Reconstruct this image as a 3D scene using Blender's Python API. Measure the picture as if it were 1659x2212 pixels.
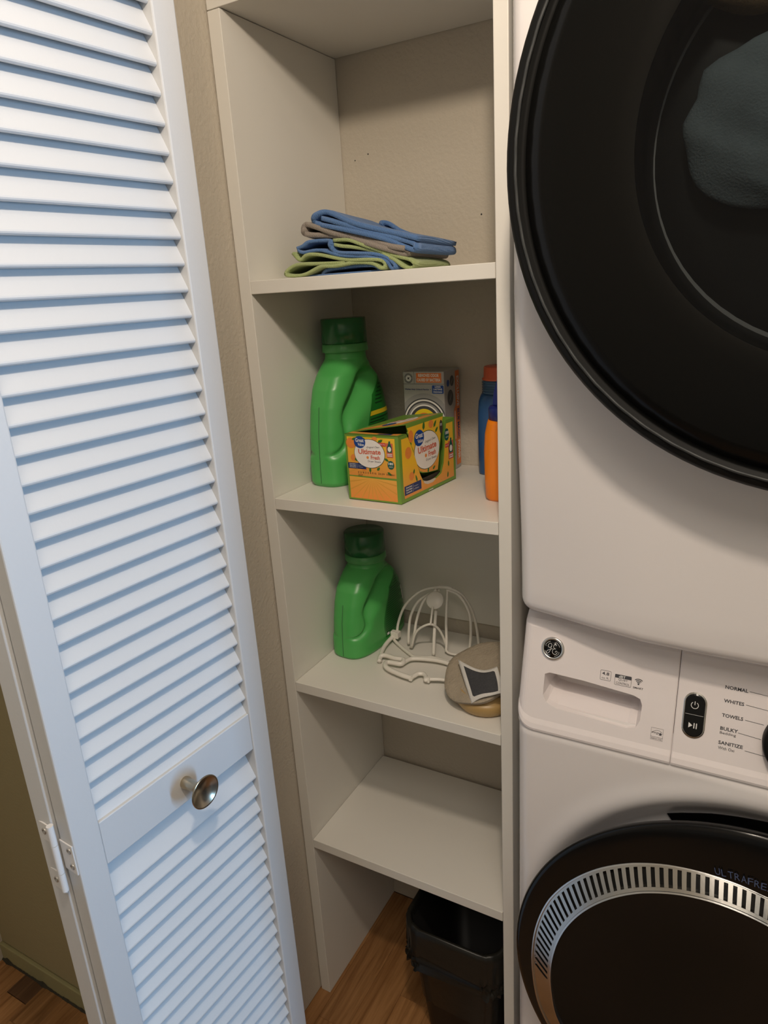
import bpy, bmesh, math, random
from mathutils import Vector, Matrix
random.seed(7)
S = bpy.context.scene
for o in list(bpy.data.objects): bpy.data.objects.remove(o)
PI = math.pi

# ------------------------------------------------------------------ camera, light, exposure
cam_d = bpy.data.cameras.new('camera'); cam = bpy.data.objects.new('camera', cam_d); S.collection.objects.link(cam)
cam.location = (0.6772, -0.8073, 1.3138); cam.rotation_euler = (1.2618, 0.0605, 0.5036)
cam_d.sensor_fit = 'HORIZONTAL'; cam_d.sensor_width = 36.0; cam_d.lens = 1508.32/1659*36.0; cam_d.clip_start = 0.02
S.camera = cam
S.view_settings.view_transform = 'Standard'; S.view_settings.look = 'None'
S.view_settings.gamma = 1.0; S.view_settings.use_curve_mapping = False
S.view_settings.exposure = 0.25
w = bpy.data.worlds.new('world'); S.world = w; w.use_nodes = True
w.node_tree.nodes['Background'].inputs[0].default_value = (0.55, 0.75, 1.0, 1); w.node_tree.nodes['Background'].inputs[1].default_value = 1.2
def light(name, kind, loc, col, e, **k):
    d = bpy.data.lights.new(name, kind); d.color = col; d.energy = e
    for a, v in k.items(): setattr(d, a, v)
    o = bpy.data.objects.new(name, d); S.collection.objects.link(o); o.location = loc; return o
light('ceiling_lamp', 'POINT', (0.63, -0.64, 1.88), (1.0, 0.85, 0.69), 16.5, shadow_soft_size=0.035)
hall_fill = light('hall_fill_light', 'AREA', (0.95, -1.45, 2.41), (1.0, 0.88, 0.74), 9.0, shape='RECTANGLE', size=0.9, size_y=0.7)  # added overhead fill that lifts the shadows, not a known fixture
win = light('window_daylight', 'AREA', (2.66, -0.345, 1.10), (0.30, 0.60, 1.0), 27.0, shape='RECTANGLE', size=1.2, size_y=0.15)
win.rotation_euler = (0, PI/2, 0)

# ------------------------------------------------------------------ helpers
MATS = {}
def mat(name, col, rough=0.5, metal=0.0, bump=0.0, bscale=400.0, var=0.0, vscale=6.0, spec=0.5, trans=0.0, coat=0.0, detail=3.0):
    m = bpy.data.materials.new(name); m.use_nodes = True; nt = m.node_tree; b = nt.nodes['Principled BSDF']
    b.inputs['Base Color'].default_value = (*col, 1); b.inputs['Roughness'].default_value = rough; b.inputs['Metallic'].default_value = metal
    b.inputs['Specular IOR Level'].default_value = spec; b.inputs['Transmission Weight'].default_value = trans; b.inputs['Coat Weight'].default_value = coat
    tc = nt.nodes.new('ShaderNodeTexCoord')
    if bump:
        n = nt.nodes.new('ShaderNodeTexNoise'); n.inputs['Scale'].default_value = bscale; n.inputs['Detail'].default_value = detail
        bp = nt.nodes.new('ShaderNodeBump'); bp.inputs['Strength'].default_value = bump; bp.inputs['Distance'].default_value = 0.002
        nt.links.new(tc.outputs['Object'], n.inputs['Vector']); nt.links.new(n.outputs['Fac'], bp.inputs['Height']); nt.links.new(bp.outputs['Normal'], b.inputs['Normal'])
    if var:
        n = nt.nodes.new('ShaderNodeTexNoise'); n.inputs['Scale'].default_value = vscale; n.inputs['Detail'].default_value = 4
        mx = nt.nodes.new('ShaderNodeMix'); mx.data_type = 'RGBA'
        mx.inputs[6].default_value = (*[c*(1-var) for c in col], 1); mx.inputs[7].default_value = (*[min(1, c*(1+var)) for c in col], 1)
        nt.links.new(tc.outputs['Object'], n.inputs['Vector']); nt.links.new(n.outputs['Fac'], mx.inputs[0]); nt.links.new(mx.outputs[2], b.inputs['Base Color'])
    MATS[name] = m; return m
WL = {}
def wl(p): return WL.get(p, Vector((0, 0, 0))) if p else Vector((0, 0, 0))
def put(name, me, m, parent=None, origin=None, smooth=False, kind=None):
    me.materials.append(m)
    if smooth:
        me.polygons.foreach_set('use_smooth', [True]*len(me.polygons))
    o = bpy.data.objects.new(name, me); S.collection.objects.link(o)
    vs = [v.co for v in me.vertices]
    if origin is None:
        mn = [min(v[i] for v in vs) for i in range(3)]; mx = [max(v[i] for v in vs) for i in range(3)]
        origin = Vector(((mn[0]+mx[0])/2, (mn[1]+mx[1])/2, mn[2]))
    origin = Vector(origin); me.transform(Matrix.Translation(-origin))
    o.parent = parent; o.location = origin - wl(parent); WL[o] = origin
    if kind: o['kind'] = kind
    return o
def thing(name, label, cat, loc, group=None, kind=None):
    o = bpy.data.objects.new(name, None); S.collection.objects.link(o); o.location = loc; o.empty_display_size = 0.02
    WL[o] = Vector(loc); o['label'] = label; o['category'] = cat
    if group: o['group'] = group
    if kind: o['kind'] = kind
    return o
def tag(o, label, cat=None, group=None, kind=None):
    o['label'] = label
    if cat: o['category'] = cat
    if group: o['group'] = group
    if kind: o['kind'] = kind
    return o
def mesh(name, vs, fs, m, parent=None, smooth=False, origin=None, kind=None):
    me = bpy.data.meshes.new(name); me.from_pydata([tuple(v) for v in vs], [], fs); me.update()
    bm = bmesh.new(); bm.from_mesh(me); bmesh.ops.recalc_face_normals(bm, faces=bm.faces); bm.to_mesh(me); bm.free()
    return put(name, me, m, parent, origin, smooth, kind)
def sheet(name, vs, fs, m, parent=None, smooth=False, origin=None, kind=None):
    me = bpy.data.meshes.new(name); me.from_pydata([tuple(v) for v in vs], [], fs); me.update()
    return put(name, me, m, parent, origin, smooth, kind)
def bm_put(name, bm, m, parent=None, smooth=False, origin=None, kind=None):
    me = bpy.data.meshes.new(name); bm.to_mesh(me); bm.free(); return put(name, me, m, parent, origin, smooth, kind)
def bm_box(bm, lo, hi, bev=0.0, seg=2):
    r = bmesh.ops.create_cube(bm, size=1.0); vs = r['verts']
    for v in vs:
        v.co = Vector([lo[i] + (v.co[i]+0.5)*(hi[i]-lo[i]) for i in range(3)])
    if bev:
        es = list({e for v in vs for e in v.link_edges}); bmesh.ops.bevel(bm, geom=es, offset=bev, segments=seg, affect='EDGES', profile=0.5)
def box(name, lo, hi, m, parent=None, bev=0.0, seg=2, smooth=False, kind=None):
    bm = bmesh.new(); bm_box(bm, lo, hi, bev, seg); return bm_put(name, bm, m, parent, smooth, None, kind)
def prism(name, poly, axis, a, b, m, parent=None, bev=0.0, seg=2, kind=None):
    # poly of 2D points in the plane of the two remaining axes, extruded along axis from a to b
    ax = [i for i in range(3) if i != axis]; bm = bmesh.new(); lo = []
    for p in poly:
        c = [0, 0, 0]; c[ax[0]], c[ax[1]], c[axis] = p[0], p[1], a; lo.append(bm.verts.new(c))
    f = bm.faces.new(lo); r = bmesh.ops.extrude_face_region(bm, geom=[f])
    for v in r['geom']:
        if isinstance(v, bmesh.types.BMVert): v.co[axis] = b
    bmesh.ops.recalc_face_normals(bm, faces=bm.faces)
    if bev: bmesh.ops.bevel(bm, geom=bm.edges[:], offset=bev, segments=seg, affect='EDGES', profile=0.5)
    return bm_put(name, bm, m, parent, bool(bev) and seg > 2, None, kind)
def crom(P, n=6, closed=False):
    P = [Vector(p) for p in P]; out = []; N = len(P)
    for i in range(N if closed else N-1):
        p1, p2 = P[i], P[(i+1) % N]
        p0 = P[i-1] if (i or closed) else p1; p3 = P[(i+2) % N] if (closed or i+2 < N) else p2
        for k in range(n):
            t = k/n
            out.append(0.5*((2*p1) + (p2-p0)*t + (2*p0-5*p1+4*p2-p3)*t*t + (3*p1-p0-3*p2+p3)*t**3))
    if not closed: out.append(P[-1])
    return out
def bm_tube(bm, P, r, seg=8, closed=False):
    P = [Vector(p) for p in P]; N = len(P); rings = []; up = None
    for i, p in enumerate(P):
        a = P[i-1] if (i or closed) else P[0]; b = P[(i+1) % N] if (closed or i < N-1) else P[-1]
        t = (b-a).normalized()
        if up is None:
            up = Vector((0, 0, 1)) if abs(t.z) < 0.9 else Vector((1, 0, 0))
        s = t.cross(up)
        if s.length < 1e-6: s = t.cross(Vector((0, 1, 0)))
        s.normalize(); up = s.cross(t).normalized(); rr = r(i/(N-1)) if callable(r) else r
        rings.append([bm.verts.new(p + (s*math.cos(k*2*PI/seg) + up*math.sin(k*2*PI/seg))*rr) for k in range(seg)])
    for i in range(N if closed else N-1):
        A, B = rings[i], rings[(i+1) % N]
        for k in range(seg): bm.faces.new((A[k], A[(k+1) % seg], B[(k+1) % seg], B[k]))
    if not closed: bm.faces.new(rings[0][::-1]); bm.faces.new(rings[-1])
def tube(name, P, r, m, parent=None, seg=8, smoothn=6, closed=False):
    bm = bmesh.new(); bm_tube(bm, crom(P, smoothn, closed) if smoothn else P, r, seg, closed)
    bmesh.ops.recalc_face_normals(bm, faces=bm.faces); return bm_put(name, bm, m, parent, True)
def lathe(name, prof, O, A, m, parent=None, seg=48, smooth=True, closed=False, cap=False):
    # prof: list of (radius, distance along axis A from O)
    A = Vector(A).normalized(); s = A.cross(Vector((0, 0, 1)))
    if s.length < 1e-3: s = Vector((1, 0, 0))
    s.normalize(); t = A.cross(s); O = Vector(O); vs = []; fs = []
    for r, h in prof:
        for k in range(seg):
            a = 2*PI*k/seg; vs.append(O + A*h + (s*math.cos(a) + t*math.sin(a))*max(r, 1e-5))
    n = len(prof)
    for i in range(n if closed else n-1):
        j = (i+1) % n
        for k in range(seg): fs.append((i*seg+k, i*seg+(k+1) % seg, j*seg+(k+1) % seg, j*seg+k))
    if cap: fs.append(tuple(range(seg))[::-1]); fs.append(tuple((n-1)*seg+k for k in range(seg)))
    o = mesh(name, vs, fs, m, parent, smooth)
    return o
class Frame:
    def __init__(s, O, U, V):
        s.O = Vector(O); s.U = Vector(U).normalized(); s.V = Vector(V).normalized(); s.N = s.U.cross(s.V).normalized()
    def p(s, u, v, h=0.0): return s.O + s.U*u + s.V*v + s.N*h
EPS = 0.00018
SMALL = ('printed_rays', 'wireless_mark', 'play_mark', 'power_mark', 'seal_core', 'top_strip_line')
def flat(name, fr, polys, layer, m, parent):
    if len(polys) > 1 and name not in SMALL:
        return [flat(name, fr, [p], layer, m, parent) for p in polys][0]
    vs = []; fs = []
    for P in polys:
        i = len(vs); vs += [fr.p(u, v, EPS*layer) for u, v in P]; fs.append(tuple(range(i, i+len(P))))
    return sheet(name, vs, fs, m, parent, kind='stuff' if len(polys) > 1 else None)
def ell(cx, cy, a, b, n=40, rot=0.0):
    c, s_ = math.cos(rot), math.sin(rot)
    return [(cx + a*math.cos(t)*c - b*math.sin(t)*s_, cy + a*math.cos(t)*s_ + b*math.sin(t)*c) for t in [2*PI*i/n for i in range(n)]]
def rect(u0, v0, u1, v1): return [(u0, v0), (u1, v0), (u1, v1), (u0, v1)]
def rrect(u0, v0, u1, v1, r, n=6):
    o = []
    for cx, cy, a0 in ((u1-r, v0+r, -90), (u1-r, v1-r, 0), (u0+r, v1-r, 90), (u0+r, v0+r, 180)):
        for i in range(n+1):
            a = math.radians(a0 + 90*i/n); o.append((cx + r*math.cos(a), cy + r*math.sin(a)))
    return o
def band(name, fr, poly, wd, layer, m, parent):   # outline of a closed polygon
    n = len(poly); cu = sum(p[0] for p in poly)/n; cv = sum(p[1] for p in poly)/n; vs = []; fs = []
    for i in range(n):
        a = Vector(poly[i-1]); b = Vector(poly[(i+1) % n]); t = (b-a).normalized(); nn = Vector((-t.y, t.x))
        p = Vector(poly[i]); q = p + nn*wd
        vs += [fr.p(p.x, p.y, EPS*layer), fr.p(q.x, q.y, EPS*layer)]
    for i in range(n):
        j = (i+1) % n; fs.append((2*i, 2*j, 2*j+1, 2*i+1))
    return sheet(name, vs, fs, m, parent)
def text(name, body, fr, u, v, height, m, parent, width=None, layer=3, rot=0.0, align='L', bold=0.0, shear=0.0):
    cu = bpy.data.curves.new('t', 'FONT'); cu.body = body; cu.resolution_u = 2; cu.offset = bold; cu.shear = shear
    ob = bpy.data.objects.new('t', cu); S.collection.objects.link(ob)
    dg = bpy.context.evaluated_depsgraph_get(); dg.update()
    me = bpy.data.meshes.new_from_object(ob.evaluated_get(dg)); bpy.data.objects.remove(ob); bpy.data.curves.remove(cu)
    if not len(me.vertices): return None
    xs = [q.co.x for q in me.vertices]; ys = [q.co.y for q in me.vertices]; x0, y0 = min(xs), min(ys); bw, bh = max(xs)-x0, max(ys)-y0
    sy = height/bh; sx = (width/bw) if width else sy; ww = bw*sx; du = {'L': 0, 'C': -ww/2, 'R': -ww}[align]
    c, s_ = math.cos(rot), math.sin(rot)
    for q in me.vertices:
        a = (q.co.x-x0)*sx + du; b = (q.co.y-y0)*sy
        q.co = fr.p(u + a*c - b*s_, v + a*s_ + b*c, EPS*layer)
    return put(name, me, m, parent)
def boolean(o, cutters, op='DIFFERENCE'):
    for c in cutters:
        md = o.modifiers.new('b', 'BOOLEAN'); md.operation = op; md.object = c; md.solver = 'EXACT'
    dg = bpy.context.evaluated_depsgraph_get(); dg.update()
    me = bpy.data.meshes.new_from_object(o.evaluated_get(dg)); o.modifiers.clear(); o.data = me
    for c in cutters: bpy.data.objects.remove(c)

# ------------------------------------------------------------------ materials
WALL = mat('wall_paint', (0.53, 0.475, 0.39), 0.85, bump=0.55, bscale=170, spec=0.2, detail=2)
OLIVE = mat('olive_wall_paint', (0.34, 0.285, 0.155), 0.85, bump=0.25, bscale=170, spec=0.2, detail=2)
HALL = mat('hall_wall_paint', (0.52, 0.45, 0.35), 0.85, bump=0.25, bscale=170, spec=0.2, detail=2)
CEIL = mat('ceiling_paint', (0.70, 0.66, 0.60), 0.9, bump=0.3, bscale=120)
MELA = mat('white_melamine', (0.75, 0.72, 0.655), 0.42, bump=0.03, bscale=900, spec=0.4)
DOORW = mat('white_door_paint', (0.64, 0.64, 0.635), 0.45, bump=0.05, bscale=300, var=0.02)
APPL = mat('white_enamel', (0.80, 0.76, 0.745), 0.22, bump=0.02, bscale=1500, spec=0.5)
PLAS = mat('white_panel_plastic', (0.82, 0.76, 0.75), 0.3)
BLACKG = mat('black_gloss', (0.005, 0.005, 0.005), 0.16, spec=0.3)
BLACKS = mat('black_satin', (0.006, 0.006, 0.0056), 0.5, spec=0.14)
DARKIN = mat('dark_interior', (0.02, 0.018, 0.016), 0.6)
CHROME = mat('chrome', (0.78, 0.77, 0.75), 0.24, 1.0)
SILV = mat('silver_vent_metal', (0.62, 0.60, 0.56), 0.2, 1.0)
NICKEL = mat('aged_nickel', (0.50, 0.43, 0.32), 0.22, 1.0, var=0.25, vscale=60)
HINGE = mat('hinge_white', (0.76, 0.74, 0.72), 0.35)
SCREW = mat('screw_steel', (0.55, 0.52, 0.48), 0.35, 0.8)
INK = mat('grey_ink', (0.06, 0.06, 0.068), 0.6)
INKL = mat('light_ink', (0.75, 0.74, 0.72), 0.5)
BLUEINK = mat('blue_ink', (0.07, 0.10, 0.20), 0.5)
WIRE = mat('white_rack_plastic', (0.80, 0.76, 0.68), 0.35)
GREEN = mat('green_plastic', (0.075, 0.40, 0.090), 0.32, spec=0.5, var=0.04)
GREENL = mat('green_collar', (0.085, 0.34, 0.10), 0.3)
CAPG = mat('dark_green_cap', (0.022, 0.15, 0.045), 0.2, trans=0.15)
CAPD = mat('dark_spout', (0.006, 0.05, 0.01), 0.4)
LABG = mat('label_green', (0.018, 0.20, 0.028), 0.3)
SEAM = mat('mould_seam', (0.05, 0.16, 0.06), 0.5)
YEL = mat('print_yellow', (0.85, 0.62, 0.02), 0.45)
DKGREEN = mat('print_dark_green', (0.01, 0.05, 0.015), 0.5)
WOODD = {}
def wood(name, base, dark):
    m = bpy.data.materials.new(name); m.use_nodes = True; nt = m.node_tree; b = nt.nodes['Principled BSDF']; L = nt.links.new
    tc = nt.nodes.new('ShaderNodeTexCoord'); oi = nt.nodes.new('ShaderNodeObjectInfo')
    mp = nt.nodes.new('ShaderNodeMapping'); mp.inputs['Scale'].default_value = (55, 3.2, 30)
    ad = nt.nodes.new('ShaderNodeVectorMath'); ad.operation = 'ADD'
    ml = nt.nodes.new('ShaderNodeMath'); ml.operation = 'MULTIPLY'; ml.inputs[1].default_value = 37.0
    L(oi.outputs['Random'], ml.inputs[0]); L(tc.outputs['Object'], mp.inputs['Vector']); L(mp.outputs['Vector'], ad.inputs[0]); L(ml.outputs[0], ad.inputs[1])
    n = nt.nodes.new('ShaderNodeTexNoise'); n.inputs['Scale'].default_value = 1.6; n.inputs['Detail'].default_value = 7; n.inputs['Roughness'].default_value = 0.65; n.inputs['Distortion'].default_value = 0.6
    L(ad.outputs[0], n.inputs['Vector'])
    r = nt.nodes.new('ShaderNodeValToRGB'); r.color_ramp.elements[0].position = 0.32; r.color_ramp.elements[1].position = 0.66
    r.color_ramp.elements[0].color = (*dark, 1); r.color_ramp.elements[1].color = (*base, 1); L(n.outputs['Fac'], r.inputs[0])
    hs = nt.nodes.new('ShaderNodeHueSaturation'); mr = nt.nodes.new('ShaderNodeMapRange'); mr.inputs[3].default_value = 0.80; mr.inputs[4].default_value = 1.15
    L(oi.outputs['Random'], mr.inputs[0]); L(mr.outputs[0], hs.inputs['Value']); L(r.outputs[0], hs.inputs['Color']); L(hs.outputs[0], b.inputs['Base Color'])
    b.inputs['Roughness'].default_value = 0.42
    bp = nt.nodes.new('ShaderNodeBump'); bp.inputs['Strength'].default_value = 0.12; bp.inputs['Distance'].default_value = 0.001; L(n.outputs['Fac'], bp.inputs['Height']); L(bp.outputs[0], b.inputs['Normal'])
    return m
OAK = wood('oak_laminate', (0.40, 0.20, 0.075), (0.20, 0.085, 0.025))
OAKD = wood('dark_oak_laminate', (0.17, 0.085, 0.04), (0.08, 0.035, 0.015))
SUBF = mat('floor_joint', (0.05, 0.025, 0.01), 0.7)
def cloth(name, col):
    m = bpy.data.materials.new(name); m.use_nodes = True; nt = m.node_tree; b = nt.nodes['Principled BSDF']; L = nt.links.new
    tc = nt.nodes.new('ShaderNodeTexCoord'); mp = nt.nodes.new('ShaderNodeMapping'); mp.inputs['Rotation'].default_value = (0, 0.26, 0)
    wv = nt.nodes.new('ShaderNodeTexWave'); wv.wave_type = 'BANDS'; wv.bands_direction = 'Y'; wv.inputs['Scale'].default_value = 170; wv.inputs['Distortion'].default_value = 1.0
    w2 = nt.nodes.new('ShaderNodeTexWave'); w2.bands_direction = 'X'; w2.inputs['Scale'].default_value = 220; w2.inputs['Distortion'].default_value = 0.6
    ad = nt.nodes.new('ShaderNodeMath'); ad.operation = 'ADD'
    L(tc.outputs['Object'], mp.inputs[0]); L(mp.outputs[0], wv.inputs[0]); L(mp.outputs[0], w2.inputs[0]); L(wv.outputs['Fac'], ad.inputs[0]); L(w2.outputs['Fac'], ad.inputs[1])
    bp = nt.nodes.new('ShaderNodeBump'); bp.inputs['Strength'].default_value = 0.7; bp.inputs['Distance'].default_value = 0.0012
    L(ad.outputs[0], bp.inputs['Height']); L(bp.outputs[0], b.inputs['Normal'])
    n = nt.nodes.new('ShaderNodeTexNoise'); n.inputs['Scale'].default_value = 500
    mx = nt.nodes.new('ShaderNodeMix'); mx.data_type = 'RGBA'; mx.inputs[6].default_value = (*[c*0.75 for c in col], 1); mx.inputs[7].default_value = (*[min(1, c*1.2) for c in col], 1)
    L(n.outputs['Fac'], mx.inputs[0]); L(mx.outputs[2], b.inputs['Base Color'])
    b.inputs['Roughness'].default_value = 0.95; b.inputs['Specular IOR Level'].default_value = 0.1; b.inputs['Sheen Weight'].default_value = 0.25
    return m
CBLUE = cloth('blue_microfibre', (0.105, 0.22, 0.47)); CGREEN = cloth('green_microfibre', (0.42, 0.50, 0.21)); CGREY = cloth('grey_microfibre', (0.34, 0.29, 0.245))
def glass(name, tint, alpha):   # tinted door glass: part clear, part black reflective
    m = bpy.data.materials.new(name); m.use_nodes = True; nt = m.node_tree; L = nt.links.new; b = nt.nodes['Principled BSDF']
    b.inputs['Base Color'].default_value = (0.004, 0.004, 0.0045, 1); b.inputs['Roughness'].default_value = 0.12; b.inputs['Specular IOR Level'].default_value = 0.2
    t = nt.nodes.new('ShaderNodeBsdfTransparent'); t.inputs[0].default_value = (*tint, 1); mx = nt.nodes.new('ShaderNodeMixShader'); mx.inputs[0].default_value = alpha
    L(b.outputs[0], mx.inputs[1]); L(t.outputs[0], mx.inputs[2]); L(mx.outputs[0], nt.nodes['Material Output'].inputs[0]); return m
DGLASS = glass('smoked_glass', (0.50, 0.54, 0.55), 0.50)

# ------------------------------------------------------------------ setting
def struct(o, label=None):
    o['kind'] = 'structure'
    if label: o['label'] = label
    return o
struct(box('wall_left', (-0.12, -0.247, 0), (-0.002, 0.27, 2.44), WALL, bev=0.004), 'narrow strip of beige textured closet side wall beside the shelves')
bw = struct(box('wall_back', (-0.12, 0.27, 0), (0.41, 0.36, 2.44), WALL), 'beige textured wall behind the open shelves')
for x, z, r in ((0.044, 1.5143, 0.0011), (0.0688, 1.5205, 0.0012), (0.2594, 1.4127, 0.0014)):
    lathe('nail_hole', [(0.0, 0.0006), (r*0.6, 0.0004), (r, 0.0)], (x, 0.2698, z), (0, -1, 0), DARKIN, bw, 10)
struct(box('wall_recess', (0.41, 0.60, 0), (1.18, 0.70, 2.44), WALL), 'wall behind the washer and dryer')
struct(box('wall_chase', (0.40, 0.36, 0), (0.41, 0.60, 2.44), WALL), 'return wall behind the shelf niche')
struct(box('wall_closet', (1.10, -0.247, 0), (1.22, 0.60, 2.44), WALL), 'closet side wall right of the dryer')
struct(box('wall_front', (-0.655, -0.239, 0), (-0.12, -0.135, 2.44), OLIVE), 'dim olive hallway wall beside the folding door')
struct(box('wall_header', (-0.12, -0.247, 2.06), (1.22, -0.135, 2.44), WALL), 'wall above the closet opening')
struct(box('wall_side', (-0.755, -2.2, 0), (-0.655, -0.135, 2.44), HALL), 'hallway wall at the far left corner')
struct(box('wall_opposite', (-0.755, -2.3, 0), (2.8, -2.2, 2.44), HALL), 'hallway wall opposite the closet')
struct(box('wall_front_right', (1.22, -0.247, 0), (2.8, -0.135, 2.44), HALL), 'hallway wall right of the closet')
bm = bmesh.new()
for lo, hi in (((2.7, -2.2, 0), (2.8, -0.45, 2.44)), ((2.7, -0.26, 0), (2.8, -0.247, 2.44)), ((2.7, -0.45, 0), (2.8, -0.26, 0.45)), ((2.7, -0.45, 1.75), (2.8, -0.26, 2.44))): bm_box(bm, lo, hi)
struct(bm_put('wall_right', bm, HALL), 'hallway wall with the window')
struct(box('ceiling', (-0.755, -2.3, 2.44), (2.8, 0.7, 2.5), CEIL), 'ceiling')
fl = struct(box('floor', (-0.755, -2.3, -0.06), (2.8, 0.7, -0.004), SUBF), 'oak strip laminate floor')
pb = bmesh.new(); bm_box(pb, (0, 0, 0), (0.0600, 0.40, 0.0045), 0.0008, 1); plank_me = bpy.data.meshes.new('plank'); pb.to_mesh(plank_me); pb.free(); plank_me.materials.append(OAK)
def plank(x, y0, y1, dark=False):
    me = plank_me
    if dark or abs((y1-y0)-0.4) > 1e-4:
        me = plank_me.copy()
        for v in me.vertices: v.co.y *= (y1-y0-0.0005)/0.4
        if dark: me.materials.clear(); me.materials.append(OAKD)
    o = bpy.data.objects.new('plank', me); S.collection.objects.link(o); o.parent = fl
    o.location = Vector((x, y0, -0.0045)) - WL[fl]
for i in range(-2, 29):
    x = -0.577 + 0.0603*i; y = -1.1 - random.random()*0.35
    top = 0.595 if x > 0.42 else (0.269 if x > -0.07 else -0.2405)
    if x > 1.04: continue
    while y < top-0.02:
        y1 = min(y + 0.4, top)
        if i == 0 and y1 > -0.33:
            plank(x, y, -0.2905); plank(x, -0.29, top, True); break
        if top - y1 < 0.06: y1 = top
        plank(x, y, y1); y = y1
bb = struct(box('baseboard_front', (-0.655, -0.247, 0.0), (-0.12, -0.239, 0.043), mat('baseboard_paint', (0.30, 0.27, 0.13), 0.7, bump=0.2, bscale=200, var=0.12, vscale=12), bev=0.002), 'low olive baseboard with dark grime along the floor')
GRIME = mat('dark_grime', (0.035, 0.030, 0.018), 0.95)
vs = []; fs = []
for i in range(140):
    x = -0.655 + 0.53*i/139; h = 0.0025 + 0.008*max(0, math.sin(i*0.31)*math.sin(i*0.083+1.2))**2 + random.random()*0.0025
    vs += [(x, -0.2476, 0.0), (x, -0.2474, h), (x, -0.249-h*0.3, 0.0004)]
for i in range(139):
    a = 3*i; fs += [(a, a+3, a+4, a+1), (a+2, a+1, a+4, a+5)]
mesh('grime_line', vs, fs, GRIME, bb, kind='stuff')
wn = thing('window_1', 'hallway window letting in cool daylight', 'window', (2.75, -0.355, 0.45), kind='structure')
for lo, hi in (((2.72, -0.45, 0.45), (2.78, -0.43, 1.75)), ((2.72, -0.28, 0.45), (2.78, -0.26, 1.75)), ((2.72, -0.43, 0.45), (2.78, -0.28, 0.48)), ((2.72, -0.43, 1.72), (2.78, -0.28, 1.75))): box('window_frame', lo, hi, DOORW, wn)

# ------------------------------------------------------------------ shelf unit
T = 0.0201; XI, XR, XO = T, T+0.36, T+0.36+0.0172; D = 0.269
Z1, Z2, Z3, Z4, Z5 = 1.6622, 1.3356, 1.0197, 0.6994, 0.3740; TH = 0.0178
su = thing('shelf_unit', 'white tall open shelf unit built between the wall and the dryer', 'shelf unit', (0.2, 0.135, 0))
tag(box('side_panel', (0, 0, 0), (T, D, Z1-0.0008), MELA, su, 0.0008), 'left upright of the shelf unit')
tag(box('side_panel', (XR, 0, 0), (XO, D, 1.95), MELA, su, 0.0012), 'right upright beside the dryer')
box('side_panel', (0, 0, Z1+TH+0.0008), (T, D, 1.95), MELA, su, 0.0008)
box('shelf', (0, 0, Z1), (XR-0.0004, D, Z1+TH), MELA, su, 0.0008)
for z, d in ((Z2, D), (Z3, D), (Z4, 0.262), (Z5, 0.262)):
    box('shelf', (XI+0.0004, 0.0, z-TH), (XR-0.0004, d, z), MELA, su, 0.0008)
box('back_panel', (XI+0.0005, 0.264, Z4+0.027), (XR-0.0005, 0.269, Z3-TH-0.0005), MELA, su)

# ------------------------------------------------------------------ folding louvre door
AZ = math.radians(85.5); EU = Vector((math.cos(AZ), math.sin(AZ), 0)); EW = Vector((math.sin(AZ), -math.cos(AZ), 0)); DP = Vector((0.10, -0.1676, 0))
dr = thing('door_1', 'white folding louvre door with a round metal knob, folded open at the left', 'door', (DP.x - 0.15*EU.x, DP.y - 0.15*EU.y, 0), kind='structure')
WD, DT = 0.2956, 0.0250
def dpt(u, w_, z): return DP + EU*u + EW*w_ + Vector((0, 0, z))
def dbox(name, u0, u1, w0, w1, z0, z1, m, parent, bev=0.0, ppt=dpt):
    bm = bmesh.new(); bm_box(bm, (u0, w0, z0), (u1, w1, z1), bev, 2)
    for v in bm.verts: v.co = ppt(*v.co)
    bmesh.ops.recalc_face_normals(bm, faces=bm.faces); return bm_put(name, bm, m, parent)
US, UI = -0.0309, -0.2637
dbox('stile', -WD, UI, -DT, 0, 0.02, 2.0, DOORW, dr, 0.0018)
dbox('stile', US, 0, -DT, 0, 0.02, 2.0, DOORW, dr, 0.0018)
dbox('top_rail', UI, US, -DT, 0, 1.93, 2.0, DOORW, dr, 0.0012)
dbox('middle_rail', UI+0.0003, US-0.0003, -DT+0.001, -0.0015, 0.7245, 0.7809, DOORW, dr, 0.0012)
dbox('bottom_rail', UI, US, -DT, 0, 0.02, 0.11, DOORW, dr, 0.0012)
def slat_mesh():
    # cross-section (w, z) relative to the front lower edge, leaning back upwards
    A = math.radians(62); c, s_ = math.cos(A), math.sin(A); L, t = 0.0400, 0.0062; P = []
    for k in range(7):
        a = PI*k/6; P.append((t/2 - t/2*math.sin(a), t/2*math.cos(a)))       # rounded front lower edge
    P += [(L, -t/2), (L, t/2)]
    vs = []; fs = []; n = len(P); u0, u1 = UI+0.0002, US-0.0002
    for u in (u0, u1):
        for l, q in P:
            w_ = -(l*c) + q*s_ - 0.0055; z = l*s_ + q*c
            vs.append(EU*u + EW*w_ + Vector((0, 0, z)))
    for i in range(n): j = (i+1) % n; fs.append((i, j, n+j, n+i))
    fs += [tuple(range(n))[::-1], tuple(range(n, 2*n))]
    me = bpy.data.meshes.new('slat'); me.from_pydata([tuple(v) for v in vs], [], fs); bm = bmesh.new(); bm.from_mesh(me); bmesh.ops.recalc_face_normals(bm, faces=bm.faces); bm.to_mesh(me); bm.free()
    me.materials.append(DOORW); return me
slat_me = slat_mesh()
def slat(z):
    o = bpy.data.objects.new('slat', slat_me); S.collection.objects.link(o); o.parent = dr; o.location = DP + Vector((0, 0, z)) - WL[dr]
zs = []; z = 1.2714
while z < 1.90: z += 0.0275
while z > 0.79: z -= 0.0275; zs.append(z)
z = 0.4816
while z < 0.690: z += 0.02797
while z > 0.115: z -= 0.02797; zs.append(z)
for z in zs: slat(z - 0.0025)
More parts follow.
